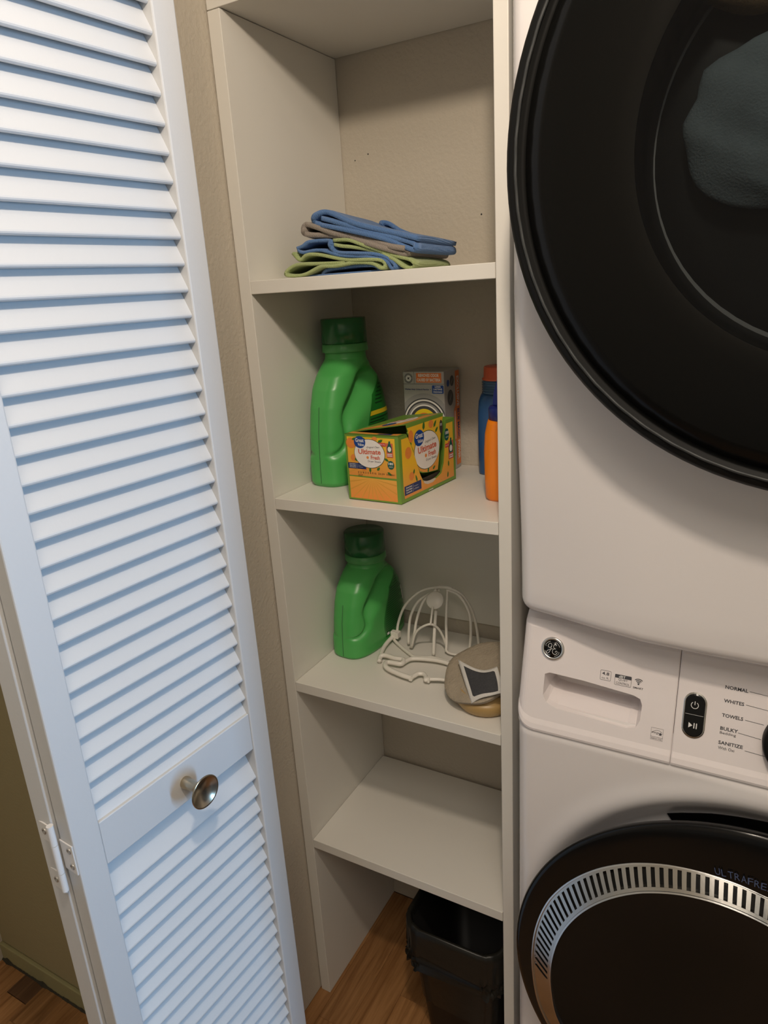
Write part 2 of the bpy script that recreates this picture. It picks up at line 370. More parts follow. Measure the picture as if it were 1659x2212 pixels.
# knob
ko = dpt(-0.1475, -0.0015, 0.7527)
kn = lathe('knob', [(0.0075, 0), (0.0080, 0.003), (0.0068, 0.010), (0.0062, 0.020), (0.0075, 0.026), (0.0125, 0.030), (0.0185, 0.0335), (0.0205, 0.0355), (0.0208, 0.0365), (0.0200, 0.0372), (0.0185, 0.0366), (0.0150, 0.0350), (0.0105, 0.0335), (0.0050, 0.0324), (0.0, 0.0321)], ko, EW, NICKEL, dr, 40)
tag(kn, 'dished metal knob')
# rear leaf, folded behind
AZ2 = math.radians(94.5); EU2 = Vector((math.cos(AZ2), math.sin(AZ2), 0)); EW2 = Vector((math.sin(AZ2), -math.cos(AZ2), 0))
HP = dpt(-WD-0.004, -DT-0.0012, 0)
def rpt(u, w_, z): return HP + EU2*u + EW2*w_ + Vector((0, 0, z))
dbox('rear_stile', 0, 0.0319, -0.026, 0, 0.02, 2.0, DOORW, dr, 0.0018, rpt)
dbox('rear_stile', WD-0.031, WD, -0.026, 0, 0.02, 2.0, DOORW, dr, 0.0018, rpt)
for z0, z1 in ((0.02, 0.11), (0.7245, 0.7809), (1.93, 2.0)): dbox('rear_rail', 0.0319, WD-0.031, -0.025, -0.001, z0, z1, DOORW, dr, 0.0, rpt)
bm = bmesh.new()
for z in zs:
    r = bmesh.ops.create_cube(bm, size=1.0)
    for v in r['verts']:
        l = (v.co.z+0.5)*0.036; q = v.co.y*0.006
        v.co = rpt(0.0319 + (v.co.x+0.5)*(WD-0.0629), -0.022 + l*0.5 + q, z + l*0.85)
bm_put('rear_slat', bm, DOORW, dr, kind='stuff')
# hinge between the leaves (on the edges facing the hallway)
hg = None
def hpt(w_, z, d=0.0): return DP + EU*(-WD - d) + EW*w_ + Vector((0, 0, z))
wB = -0.0240
bm = bmesh.new()
for z0, z1 in ((0.7735, 0.7985), (0.7365, 0.7729), (0.7125, 0.7359)): 
    r = bmesh.ops.create_cone(bm, cap_ends=True, segments=16, radius1=0.0036, radius2=0.0036, depth=z1-z0)
    for v in r['verts']: v.co = v.co + hpt(wB, (z0+z1)/2, 0.0075)
hg = bm_put('hinge', bm, HINGE, dr)
def leaf(w0, w1, z0, z1, d0):
    bm = bmesh.new(); bm_box(bm, (w0, d0, z0), (w1, d0+0.0016, z1), 0.0005, 1)
    for v in bm.verts: v.co = hpt(v.co.x, v.co.z, v.co.y)
    bmesh.ops.recalc_face_normals(bm, faces=bm.faces); bm_put('hinge_leaf', bm, HINGE, hg)
leaf(wB, -0.0012, 0.7385, 0.7765, 0.0002); leaf(-0.0495, wB, 0.7720, 0.7960, 0.0056); leaf(-0.0495, wB, 0.7075, 0.7335, 0.0056)
for w_, z, d in ((-0.0085, 0.7680, 0.0018), (-0.0085, 0.7475, 0.0018), (-0.0390, 0.7850, 0.0072), (-0.0390, 0.7200, 0.0072)):
    lathe('screw', [(0.0038, 0.0), (0.0036, 0.0008), (0.0022, 0.0010), (0.0018, 0.0002), (0.0, 0.0)], hpt(w_, z, d), -EU, SCREW, hg, 14)

# ------------------------------------------------------------------ cloths
CL = [[(0.0642, 1.3379), (0.0986, 1.3377), (0.1224, 1.3375), (0.1834, 1.3377), (0.1895, 1.34), (0.181, 1.3448), (0.1542, 1.3466), (0.1232, 1.3456), (0.1057, 1.3442), (0.0955, 1.3392)],
 [(0.0549, 1.3706), (0.0644, 1.3603), (0.0774, 1.3657), (0.0967, 1.3656), (0.1397, 1.3556), (0.1772, 1.3532), (0.1962, 1.351), (0.2023, 1.3452), (0.1976, 1.3407), (0.1842, 1.3476), (0.1545, 1.3509), (0.1235, 1.3487), (0.0998, 1.349), (0.0712, 1.3407), (0.0477, 1.34), (0.0388, 1.3434), (0.0439, 1.3496), (0.0629, 1.3547), (0.0954, 1.3535), (0.1393, 1.3517)],
 [(0.0598, 1.3765), (0.0723, 1.3787), (0.0842, 1.3833), (0.1081, 1.3832), (0.1173, 1.3812), (0.1174, 1.3745), (0.1252, 1.3665), (0.1556, 1.363), (0.1851, 1.3596), (0.2036, 1.3534), (0.2166, 1.3442), (0.2163, 1.3394), (0.2099, 1.3405), (0.2019, 1.35), (0.1701, 1.3574), (0.131, 1.3618), (0.1005, 1.3709), (0.0713, 1.37), (0.0612, 1.3745)],
 [(0.1206, 1.3822), (0.145, 1.3808), (0.1713, 1.3714), (0.2138, 1.3556), (0.2387, 1.3485), (0.2447, 1.3429), (0.2403, 1.3385), (0.2298, 1.3403), (0.2135, 1.3515), (0.1854, 1.3631), (0.1502, 1.3713), (0.1337, 1.3738), (0.1216, 1.3766)],
 [(0.2326, 1.363), (0.2075, 1.3685), (0.1719, 1.3797), (0.1275, 1.3901), (0.0867, 1.4047), (0.0758, 1.4057), (0.0741, 1.4003), (0.0805, 1.393), (0.1273, 1.3877), (0.1716, 1.3756), (0.2072, 1.3638), (0.2322, 1.356), (0.2358, 1.3593)],
 [(0.2525, 1.3735), (0.2267, 1.3809), (0.2016, 1.3877), (0.1588, 1.4004), (0.1239, 1.4157), (0.1104, 1.4194), (0.0967, 1.4159), (0.0928, 1.4096), (0.1009, 1.4046), (0.1432, 1.3941), (0.2009, 1.3778), (0.2422, 1.3611), (0.2492, 1.3634), (0.2399, 1.3705), (0.187, 1.3855), (0.129, 1.405), (0.1057, 1.412)]]
def folded(name, prof, th, y0, y1, m, label, seed, parent=None):
    rnd = random.Random(seed); P = crom([(a, 0, b) for a, b in prof], 6); N = len(P); ny = 9; vs = []; fs = []
    ph = rnd.random()*6
    nor = []
    for i in range(N):
        t = (P[min(i+1, N-1)] - P[max(i-1, 0)]).normalized(); nor.append(Vector((-t.z, 0, t.x)))
    ring = [(i, th/2) for i in range(N)] + [(i, -th/2) for i in range(N-1, -1, -1)]; M = len(ring)
    for j in range(ny):
        f = j/(ny-1); y = y0 + (y1-y0)*f
        for i, h in ring:
            edge = 0.72 if j in (0, ny-1) else 1.0
            p = P[i] + nor[i]*h*edge
            dx = 0.0035*math.sin(f*3+ph)*f; dy = 0.0018*math.sin(i*0.35+ph) + (0.0012 if j == 0 else 0)
            sink = 1-0.12*f
            vs.append((p.x + dx, y + dy, 1.3358 + (p.z-1.3358)*sink))
    for j in range(ny-1):
        for i in range(M): k = (i+1) % M; fs.append((j*M+i, j*M+k, (j+1)*M+k, (j+1)*M+i))
    for j in (0, ny-1):
        for i in range(N-1): fs.append((j*M+i, j*M+i+1, j*M+M-2-i, j*M+M-1-i))
    if parent: return mesh(name, vs, fs, m, parent, True)
    return tag(mesh(name, vs, fs, m, smooth=True), label, 'cloth', 'folded cleaning cloths on the upper shelf')
folded('cleaning_cloth', CL[0], 0.0050, 0.066, 0.185, CBLUE, 'blue cleaning cloth at the very bottom of the folded stack', 1)
folded('cleaning_cloth', CL[1], 0.0058, 0.058, 0.190, CGREEN, 'light green cleaning cloth second from the bottom of the folded stack', 2)
folded('cleaning_cloth', CL[2], 0.0058, 0.060, 0.190, CBLUE, 'blue cleaning cloth sandwiched between the two green ones', 3)
folded('cleaning_cloth', CL[3], 0.0058, 0.062, 0.185, CGREEN, 'light green cleaning cloth right under the grey one, looped open at the right', 4)
folded('cleaning_cloth', CL[4], 0.0090, 0.062, 0.185, CGREY, 'grey ribbed cleaning cloth second from the top of the stack', 5)
top_cloth = folded('cleaning_cloth', CL[5], 0.0082, 0.060, 0.180, CBLUE, 'blue ribbed cleaning cloth lying on top of the folded stack', 6)
folded('folded_corner', [(0.140, 1.3950), (0.1490, 1.4030), (0.1520, 1.4065), (0.1610, 1.4045), (0.1765, 1.3950), (0.193, 1.3875), (0.205, 1.3835)], 0.0065, 0.150, 0.180, CBLUE, '', 8, top_cloth)

# ------------------------------------------------------------------ detergent bottles
def lerp(T_, z):
    for (a, va), (b, vb) in zip(T_, T_[1:]):
        if z <= b: t = (z-a)/(b-a); return va + (vb-va)*max(0, t)
    return T_[-1][1]
def smooth(t): t = max(0, min(1, t)); return t*t*(3-2*t)
def bottle(x, yf, z0, rot, label, second, zs=1.0):
    o = thing('detergent_bottle', label, 'bottle', (x, yf+0.088, z0), 'green detergent bottles')
    FR_ = [(0, 0.004), (0.006, 0.0), (0.05, 0.0015), (0.09, 0.004), (0.13, 0.010), (0.16, 0.019), (0.18, 0.030), (0.195, 0.045), (0.205, 0.0545), (0.2165, 0.0555)]
    BK_ = [(0, 0.166), (0.006, 0.170), (0.06, 0.170), (0.10, 0.167), (0.14, 0.158), (0.17, 0.144), (0.19, 0.130), (0.203, 0.1215), (0.2165, 0.1205)]
    HT_ = [(0, 0.0365), (0.006, 0.0395), (0.03, 0.0405), (0.09, 0.0400), (0.14, 0.0385), (0.17, 0.0370), (0.19, 0.0350), (0.203, 0.0328), (0.2165, 0.0325)]
    NZ, NA = 96, 96; H = 0.2045; vs = []; fs = []
    def pos(z, a):
        yfr, ybk, b = lerp(FR_, z), lerp(BK_, z), lerp(HT_, z); yc = (yfr+ybk)/2; A_ = (ybk-yfr)/2
        n = 2.0 + 1.1*smooth((0.20-z)/0.05); c, s_ = math.cos(a), math.sin(a)
        yy = yc - A_*math.copysign(abs(c)**(2/n), c); xx = b*math.copysign(abs(s_)**(2/n), s_)
        # grip valley on both broad sides around the rounded handle lobe at the front
        d = yy - yfr; zc = 0.080
        if z < 0.190:
            rl = 0.029 + 0.028*smooth((z-0.095)/0.075); sd = math.hypot(d, min(0.0, z-zc)) - rl
            up = smooth((z-0.075)/0.06); top = smooth((0.186-z)/0.022)
            wv = (0.0050+0.006*up) if sd < 0 else (0.0055 + 0.026*up)
            k = math.exp(-(sd/wv)**2)*top; xx *= 1 - (0.20+0.34*up)*k
            if sd < 0: xx *= 1 - 0.09*smooth(-sd/0.012)*top
            yy += 0.0012*math.exp(-(sd/0.0030)**2)*smooth((zc-z)/0.02)*smooth(abs(math.sin(a))*3)
            if sd > 0.0: xx *= 1 + 0.05*math.exp(-((sd-0.045)/0.010)**2)*up
        return xx, yy
    cr, sr = math.cos(rot), math.sin(rot); cz = H*(zs-1)
    for T__ in (FR_, BK_, HT_): T__[:] = [(a*H/0.2165, b) for a, b in T__]
    def wpt(lx, ly, lz): ly -= 0.088; lz = lz*zs if lz <= H else lz + cz; return (x + lx*cr - ly*sr, yf + 0.088 + lx*sr + ly*cr, z0 + lz)
    for i in range(NZ+1):
        z = H*(i/NZ)
        for k in range(NA): xx, yy = pos(z, 2*PI*k/NA); vs.append(wpt(xx, yy, z))
    for i in range(NZ):
        for k in range(NA): fs.append((i*NA+k, i*NA+(k+1) % NA, (i+1)*NA+(k+1) % NA, (i+1)*NA+k))
    fs += [tuple(range(NA))[::-1], tuple(NZ*NA+k for k in range(NA))]
    mesh('bottle_body', vs, fs, GREEN, o, True)
    C0 = wpt(0, 0.088, 0)
    lathe('neck_collar', [(0.030, 0.2030+cz), (0.0366, 0.2035+cz), (0.0372, 0.2045+cz), (0.0364, 0.2155+cz), (0.0345, 0.2165+cz), (0.030, 0.2165+cz)], C0, (0, 0, 1), GREENL, o, 48)
    cp = lathe('cap', [(0.0, 0.2548+cz), (0.0345, 0.2548+cz), (0.0356, 0.2538+cz), (0.0362, 0.2170+cz), (0.0347, 0.2166+cz), (0.0340, 0.2525+cz), (0.0, 0.2528+cz)], C0, (0, 0, 1), CAPG, o, 48); tag(cp, 'dark green measuring cap')
    lathe('spout', [(0.0, 0.240+cz), (0.024, 0.240+cz), (0.026, 0.2168+cz), (0.0, 0.2168+cz)], C0, (0, 0, 1), CAPD, o, 32)
    # mould seam down the handle side, drawn as a raised thin line
    seam = []
    for i in range(3, 66):
        z = H*i/96
        if 0.046 < z < 0.052: continue
        xx, yy = pos(z, 0); seam.append(wpt(0.0, yy-0.0002, z))
    tube('mould_seam', seam[:-6], 0.00055, SEAM, o, 5, 0)
    # back label on the broad right side, following the surface
    LT = []; nv, nu = 26, 14
    for i in range(nv+1):
        z = 0.018 + 0.142*i/nv
        ya = 0.078 + 0.030*smooth((z-0.03)/0.12) - 0.010*math.sin(PI*i/nv); yb_ = lerp(BK_, z)-0.012
        if i > nv-5: ya += (i-nv+5)*0.004
        for j in range(nu+1):
            yt = ya + (yb_-ya)*j/nu; lo_, hi_ = PI*0.20, PI*0.90
            for _ in range(24):
                md = (lo_+hi_)/2
                if pos(z, md)[1] < yt: lo_ = md
                else: hi_ = md
            xx, yy = pos(z, (lo_+hi_)/2); LT.append((xx+0.0003, yy, z))
    LF = [(i*(nu+1)+j, i*(nu+1)+j+1, (i+1)*(nu+1)+j+1, (i+1)*(nu+1)+j) for i in range(nv) for j in range(nu)]
    lab = sheet('back_label', [wpt(*p) for p in LT], LF, LABG, o, True)
    def strip(name, z_a, z_b, ua, ub, m, h=0.0006):
        P_ = []; 
        for zz in (z_a, z_b):
            i = (zz-0.018)/0.142*nv
            for q in range(11):
                j = (ua + (ub-ua)*q/10)*nu; i0, j0 = min(int(i), nv-1), min(int(j), nu-1); fi, fj = i-i0, j-j0
                g = lambda a, b_: Vector(LT[a*(nu+1)+b_])
                p = (g(i0, j0)*(1-fi)*(1-fj) + g(i0+1, j0)*fi*(1-fj) + g(i0, j0+1)*(1-fi)*fj + g(i0+1, j0+1)*fi*fj)
                P_.append(wpt(p.x + h, p.y, p.z))
        return P_, [(q, q+1, 12+q, 11+q) for q in range(10)]
    if not second:
        v_, f_ = strip('', 0.100, 0.107, 0.02, 0.98, YEL); sheet('yellow_band', v_, f_, YEL, lab)
    allv, allf = [], []
    for q in range(20 if second else 15):
        za = (0.030 + 0.0052*q) if second else (0.028 + 0.0047*q)
        v_, f_ = strip('', za, za+0.0018, 0.05, 0.62+0.34*((q*37) % 10)/10, DKGREEN)
        allf += [tuple(len(allv)+t for t in f) for f in f_]; allv += v_
    for q in range(6):
        za = 0.118 + 0.0058*q
        if second and q < 3: continue
        v_, f_ = strip('', za, za+0.0018, 0.20, 0.62, DKGREEN)
        allf += [tuple(len(allv)+t for t in f) for f in f_]; allv += v_
    sheet('printed_lines', allv, allf, DKGREEN, lab, kind='stuff')
    if second:
        v_, f_ = strip('', 0.078, 0.115, 0.88, 0.99, INKL, 0.0008); sheet('white_sticker', v_, f_, INKL, lab)
        v_, f_ = strip('', 0.0225, 0.029, 0.05, 0.14, INKL, 0.0008); sheet('white_square_mark', v_, f_, INKL, lab)
    return o
bottle(0.0660, 0.0735, Z3+0.0003, math.radians(-5), 'green detergent bottle with dark cap, standing on the upper shelf behind the orange box', False)
bottle(0.0620, 0.0960, Z4+0.0003, math.radians(-4), 'green detergent bottle with dark cap, standing on the lower shelf beside the white wire rack', True, 0.786)

# ------------------------------------------------------------------ dryer sheet box
def grad(name, c0, c1, h):   # printed vertical gradient on the carton
    m = bpy.data.materials.new(name); m.use_nodes = True; nt = m.node_tree; b = nt.nodes['Principled BSDF']; L = nt.links.new
    tc = nt.nodes.new('ShaderNodeTexCoord'); sp = nt.nodes.new('ShaderNodeSeparateXYZ'); mr = nt.nodes.new('ShaderNodeMapRange'); mr.inputs[2].default_value = h
    mx = nt.nodes.new('ShaderNodeMix'); mx.data_type = 'RGBA'; mx.inputs[6].default_value = (*c0, 1); mx.inputs[7].default_value = (*c1, 1)
    L(tc.outputs['Object'], sp.inputs[0]); L(sp.outputs[2], mr.inputs[0]); L(mr.outputs[0], mx.inputs[0]); L(mx.outputs[2], b.inputs['Base Color']); b.inputs['Roughness'].default_value = 0.4
    return m
CARTON = mat('carton_green_edge', (0.16, 0.30, 0.04), 0.45); ORY = grad('print_orange_yellow', (0.78, 0.30, 0.06), (0.88, 0.52, 0.03), 0.05)
ORANGE = grad('print_orange_flap', (0.80, 0.27, 0.05), (0.85, 0.47, 0.08), 0.04); WHT = mat('print_white', (0.82, 0.78, 0.72), 0.5); NAVY = mat('print_navy', (0.012, 0.03, 0.13), 0.45)
LBLUE = mat('print_blue', (0.010, 0.06, 0.28), 0.4); CORAL = mat('print_coral', (0.62, 0.14, 0.08), 0.5); PEACH = mat('print_peach', (0.80, 0.26, 0.05), 0.45, var=0.25, vscale=80)
LEAFG = mat('print_leaf', (0.04, 0.16, 0.02), 0.5); RAYM = mat('print_rays', (0.70, 0.34, 0.05), 0.45); REDP = mat('print_red', (0.62, 0.07, 0.05), 0.45); KRAFT = mat('carton_inside', (0.05, 0.035, 0.022), 0.85); TEAL = mat('print_teal', (0.012, 0.10, 0.07), 0.45)
RAW = mat('raw_carton', (0.62, 0.55, 0.46), 0.8)
zb = Z3 + 0.0004; HB = 0.0985
FLc, FRc, BRc = Vector((0.1357, 0.0320, zb)), Vector((0.2250, 0.0292, zb)), Vector((0.2430, 0.1820, zb)); BLc = BRc - (FRc-FLc)
bx = thing('dryer_sheet_box', 'open orange and green dryer sheet carton with a torn side flap on the upper shelf', 'box', tuple((FLc+BRc)/2))
FF = Frame(FLc, FRc-FLc, (0, 0, 1)); SF = Frame(FRc, BRc-FRc, (0, 0, 1)); LW, LS = (FRc-FLc).length, (BRc-FRc).length
def plate(name, fr, poly, t, m, parent=bx):     # carton board: outer face at h=0, thickness inwards
    n = len(poly); vs = [fr.p(u, v, 0) for u, v in poly] + [fr.p(u, v, -t) for u, v in poly]
    fs = [tuple(range(n)), tuple(range(2*n-1, n-1, -1))] + [(i, (i+1) % n, n+(i+1) % n, n+i) for i in range(n)]
    return mesh(name, vs, fs, m, parent)
CT = 0.0007
plate('front_wall', FF, rect(0, 0, LW, HB), CT, CARTON)
plate('back_wall', Frame(BRc, BLc-BRc, (0, 0, 1)), rect(0, 0, LW, HB), CT, CARTON)
plate('left_wall', Frame(BLc, FLc-BLc, (0, 0, 1)), rect(0, 0, LS, HB), CT, CARTON)
plate('bottom', Frame(FLc + Vector((0, 0, CT)), FRc-FLc, BRc-FRc), rect(0, 0, LW, LS), CT, KRAFT)
HL = [(0.0205, HB), (0.026, 0.088), (0.0305, 0.080), (0.036, 0.068), (0.0405, 0.058), (0.046, 0.044), (0.0505, 0.033), (0.0575, 0.0221)]
HR = [(0.064, 0.0185), (0.074, 0.0165), (0.086, 0.0165), (0.097, 0.018), (0.108, 0.022), (0.116, 0.036), (0.121, 0.060), (0.1267, HB)]
hole = HL + HR
def side_polys():
    left = [(0, 0), (0.0575, 0)] + [p for p in HL[::-1]] + [(0, HB)]
    mid = [(0.0575, 0), (0.108, 0)] + [p for p in HR[:5][::-1]] + [HL[-1]]
    right = [(0.108, 0), (LS, 0), (LS, HB)] + [p for p in HR[4:][::-1]]
    return left, mid, right
for q in side_polys(): plate('side_wall', SF, q, CT, CARTON)
plate('inner_wall', Frame(FRc + SF.N*-0.004, BRc-FRc, (0, 0, 1)), rect(0.004, 0.002, LS-0.004, 0.0225), 0.0004, KRAFT)
vs = [FLc + Vector((0.001, 0.001, HB)), FRc + Vector((-0.001, 0.001, HB)), SF.p(0.0205, HB), FLc + (BLc-FLc)*0.13 + Vector((0.001, 0, HB))]
TF = Frame(FLc + Vector((0, 0, HB)), FRc-FLc, BRc-FRc)
tp = plate('top_strip', TF, [(0, 0), (LW, 0), (LW, 0.0200), (0.0705, 0.0130), (0.001, 0.0165)], CT, CARTON)
flat('printed_panel', TF, [[(0.004, 0.004), (LW-0.004, 0.004), (LW-0.005, 0.017), (0.070, 0.0115), (0.004, 0.0145)]], 2, ORY, tp)
flat('printed_bar', TF, [[(0.052, 0.0045), (0.074, 0.0045), (0.074, 0.0115), (0.052, 0.0095)]], 3, NAVY, tp)
# raised lid (hinged along the back left edge) and the torn side flap hanging from it
ld = [FLc + (BLc-FLc)*0.115 + Vector((0.0005, 0, HB-0.0005)), BLc + Vector((0.0005, 0, HB)), SF.p(LS-0.026, HB+0.0110, -0.004), SF.p(0.0225, HB+0.0125, -0.003)]
n_ = (ld[1]-ld[0]).cross(ld[3]-ld[0]).normalized()
vs = ld + [p - n_*CT*(1 if n_.z > 0 else -1) for p in ld]
lid = mesh('lid', vs, [(0, 1, 2, 3), (7, 6, 5, 4), (0, 3, 7, 4), (3, 2, 6, 7), (2, 1, 5, 6), (1, 0, 4, 5)], CARTON, bx)
LF_ = Frame(ld[3], ld[2]-ld[3], (ld[0]-ld[3]) - (ld[2]-ld[3]).normalized()*((ld[0]-ld[3]).dot((ld[2]-ld[3]).normalized())))
lw_ = (ld[2]-ld[3]).length; lh_ = (ld[0]-ld[3]).dot(LF_.V); l0 = (ld[0]-ld[3]).dot(LF_.U); l1 = (ld[1]-ld[3]).dot(LF_.U)
flat('printed_panel', LF_, [[(0.002, 0.006), (lw_-0.004, 0.006), (l1-0.006, lh_-0.005), (l0+0.006, lh_-0.005)]], 1.5, ORY, lid)
flat('printed_oval', LF_, [ell(lw_*0.50, lh_*0.46, 0.033, 0.019)], 2.5, WHT, lid)
flat('logo_oval', LF_, [ell(lw_*0.22, lh_*0.50, 0.012, 0.0105)], 3.5, LBLUE, lid)
flat('printed_dot', LF_, [ell(lw_*0.82, lh_*0.62, 0.010, 0.008)], 3.5, TEAL, lid)
for k, (a, b) in enumerate(((0.36, 0.60), (0.34, 0.48), (0.44, 0.36))): flat('printed_words', LF_, [rect(lw_*a, lh_*b, lw_*(a+0.27), lh_*b+0.0032)], 3.5, CORAL, lid)
flat('printed_peach', LF_, [ell(lw_*0.08, lh_*0.8, 0.009, 0.008), ell(lw_*0.66, lh_*0.86, 0.008, 0.007), ell(lw_*0.9, lh_*0.3, 0.008, 0.007)], 2.7, PEACH, lid)
FO = SF.p(0.0, 0.0, -0.0016); PF = Frame(FO, BRc-FRc, (0, 0, 1))
flp = [(0.0225, 0.1112), (0.0262, 0.1005), (0.0245, 0.0985), (0.0290, 0.0925), (0.0283, 0.0895), (0.0335, 0.0805), (0.0325, 0.0775), (0.0376, 0.0690), (0.0372, 0.0655), (0.0420, 0.0560), (0.0450, 0.0460), (0.0492, 0.0390), (0.0512, 0.0356), (0.060, 0.0318), (0.074, 0.0292), (0.088, 0.0275), (0.1037, 0.0262), (0.1075, 0.040), (0.1105, 0.058), (0.1150, 0.075), (0.1195, 0.092), (0.1242, 0.1101)]
fp = tag(plate('side_flap', PF, flp, CT, CARTON), 'torn printed flap lifted out of the side opening')
def inner(poly, k=0.94):
    cu = sum(p[0] for p in poly)/len(poly); cv = sum(p[1] for p in poly)/len(poly); return [(cu+(a-cu)*k, cv+(b-cv)*k) for a, b in poly]
flat('printed_panel', PF, [[(min(u+0.0015, 0.121) if u < 0.07 else u-0.0015, min(v, 0.1045)+0.001) for u, v in flp]], 1, ORY, fp)
def leafp(cx, cy, a, b, rot): return [(cx + x*math.cos(rot) - y*math.sin(rot), cy + x*math.sin(rot) + y*math.cos(rot)) for x, y in ((-a, 0), (-a*0.4, b), (a*0.4, b*0.8), (a, 0), (a*0.4, -b*0.8), (-a*0.4, -b))]
def artwork(fr, p, cx, cy, k, L0):
    flat('oval_rim', fr, [ell(cx, cy, 0.0282*k, 0.0232*k)], L0, DKGREEN, p); flat('printed_oval', fr, [ell(cx, cy, 0.0275*k, 0.0225*k)], L0+1, WHT, p)
    flat('logo_oval', fr, [ell(cx-0.0165*k, cy+0.0175*k, 0.0105*k, 0.0095*k)], L0+2, LBLUE, p)
    text('lettering', 'Great', fr, cx-0.0165*k, cy+0.0175*k, 0.0062*k, INKL, p, 0.0155*k, L0+3, 0, 'C', 0.02); text('lettering', 'Value', fr, cx-0.0145*k, cy+0.0115*k, 0.0047*k, INKL, p, 0.0115*k, L0+3, 0, 'C', 0.02)
    text('lettering', 'Original Clean', fr, cx+0.0075*k, cy+0.0085*k, 0.0036*k, INK, p, 0.0235*k, L0+2, 0.06, 'C', 0, 0.3)
    text('lettering', 'Ultimate', fr, cx+0.0005*k, cy-0.0010*k, 0.0082*k, CORAL, p, 0.0410*k, L0+2, 0.03, 'C', 0.03)
    text('lettering', 'Fresh', fr, cx+0.0105*k, cy-0.0088*k, 0.0064*k, CORAL, p, 0.0165*k, L0+2, 0, 'C', 0.03); flat('printed_peach', fr, [ell(cx-0.0035*k, cy-0.0062*k, 0.0022*k, 0.0022*k)], L0+2, PEACH, p)
    text('lettering', 'Dryer Sheets', fr, cx+0.0085*k, cy-0.0142*k, 0.0038*k, INK, p, 0.0235*k, L0+2, 0, 'C')
def bar(fr, p, u0, v0, v1, wd, L0):
    flat('printed_bar', fr, [rect(u0, v0, u0+wd, v1)], L0, NAVY, p); h = (v1-v0)/4.6
    for i, s_ in enumerate(('Great Scent.', 'Great Static', 'Control.')): text('lettering', s_, fr, u0+wd*0.08, v1-h*(1.25*i+1.35), h*0.85, INKL, p, wd*0.36, L0+1, 0, 'L', 0.03)
    flat('divider', fr, [rect(u0+wd*0.49, v0+h*0.4, u0+wd*0.5, v1-h*0.4)], L0+1, INKL, p)
    text('lettering', 'Compare', fr, u0+wd*0.55, v1-h*2.1, h*0.7, INKL, p, wd*0.25, L0+1); text('lettering', 'to Bounce', fr, u0+wd*0.55, v1-h*3.4, h*0.7, INKL, p, wd*0.28, L0+1)
# front artwork
fw = bx
fa = flat('printed_panel', FF, [rect(0.0035, 0.0375, LW-0.006, HB-0.0035)], 1, ORY, bx)
flat('printed_peach', FF, [ell(0.0105, 0.0855, 0.0085, 0.0078), ell(0.0135, 0.0640, 0.0052, 0.0050), ell(0.0505, 0.0935, 0.0045, 0.003), ell(0.0300, 0.0500, 0.0050, 0.0045)], 2, PEACH, fa)
flat('printed_leaf', FF, [leafp(0.0165, 0.0920, 0.0045, 0.0018, 0.3), leafp(0.0600, 0.0905, 0.0048, 0.0022, 0.5), leafp(0.0690, 0.0640, 0.0042, 0.0018, -0.5), leafp(0.0405, 0.0480, 0.0045, 0.0018, 1.5), leafp(0.0545, 0.0500, 0.0035, 0.0020, 0.8), leafp(0.0725, 0.0440, 0.0040, 0.0018, -0.6), leafp(0.0185, 0.0620, 0.0035, 0.0026, 0.2), leafp(0.0320, 0.0925, 0.0040, 0.0016, -0.2)], 3, LEAFG, fa)
artwork(FF, fa, 0.0410, 0.0715, 0.92, 4)
bar(FF, fa, 0.0030, 0.0480, 0.0565, 0.0310, 3.5)
flat('printed_badge', FF, [ell(0.0755, 0.0570, 0.0055, 0.0062)], 4, TEAL, fa); text('lettering', '180', FF, 0.0755, 0.0572, 0.0036, INKL, fa, 0.0078, 5, 0, 'C', 0.03); text('lettering', 'SHEETS', FF, 0.0755, 0.0536, 0.0017, INKL, fa, 0.0066, 5, 0, 'C')
flat('printed_ribbon', FF, [rect(0.0570, 0.0835, 0.0690, 0.0885)], 4, REDP, fa); text('lettering', 'Also try', FF, 0.0630, 0.0848, 0.0025, INKL, fa, 0.0098, 5, 0, 'C')
def mini(fr, p, u, v, k, L0):   # small printed picture of a bottle on a ribbon card
    flat('printed_card', fr, [rect(u-0.006*k, v-0.013*k, u+0.006*k, v+0.010*k)], L0, CORAL, p)
    flat('printed_bottle', fr, [[(u-0.0042*k, v-0.005*k), (u+0.0042*k, v-0.005*k), (u+0.0045*k, v+0.003*k), (u+0.002*k, v+0.010*k), (u+0.002*k, v+0.0135*k), (u-0.001*k, v+0.0135*k), (u-0.0015*k, v+0.010*k), (u-0.0045*k, v+0.003*k)]], L0+1, TEAL, p)
    flat('printed_oval', fr, [ell(u, v+0.0005*k, 0.0032*k, 0.0042*k, 16)], L0+2, WHT, p)
    for i in range(2): flat('printed_words', fr, [rect(u-0.0045*k, v-(0.0085+0.0026*i)*k, u+0.0045*k, v-(0.0072+0.0026*i)*k)], L0+2, INKL, p)
mini(FF, fa, 0.0748, 0.0795, 0.88, 4)
text('lettering', '3 U 8 5 5 4 F10  23:59  008861', FF, 0.0190, 0.0415, 0.0026, KRAFT, fa, 0.0620, 3); text('lettering', '2027', FF, 0.0190, 0.0375, 0.0026, KRAFT, fa, 0.0085, 3)
fb = flat('printed_panel', FF, [[(0.0035, 0.0030), (LW-0.0060, 0.0030), (LW-0.0062, 0.0345), (0.0035, 0.0358)]], 1, ORANGE, bx)
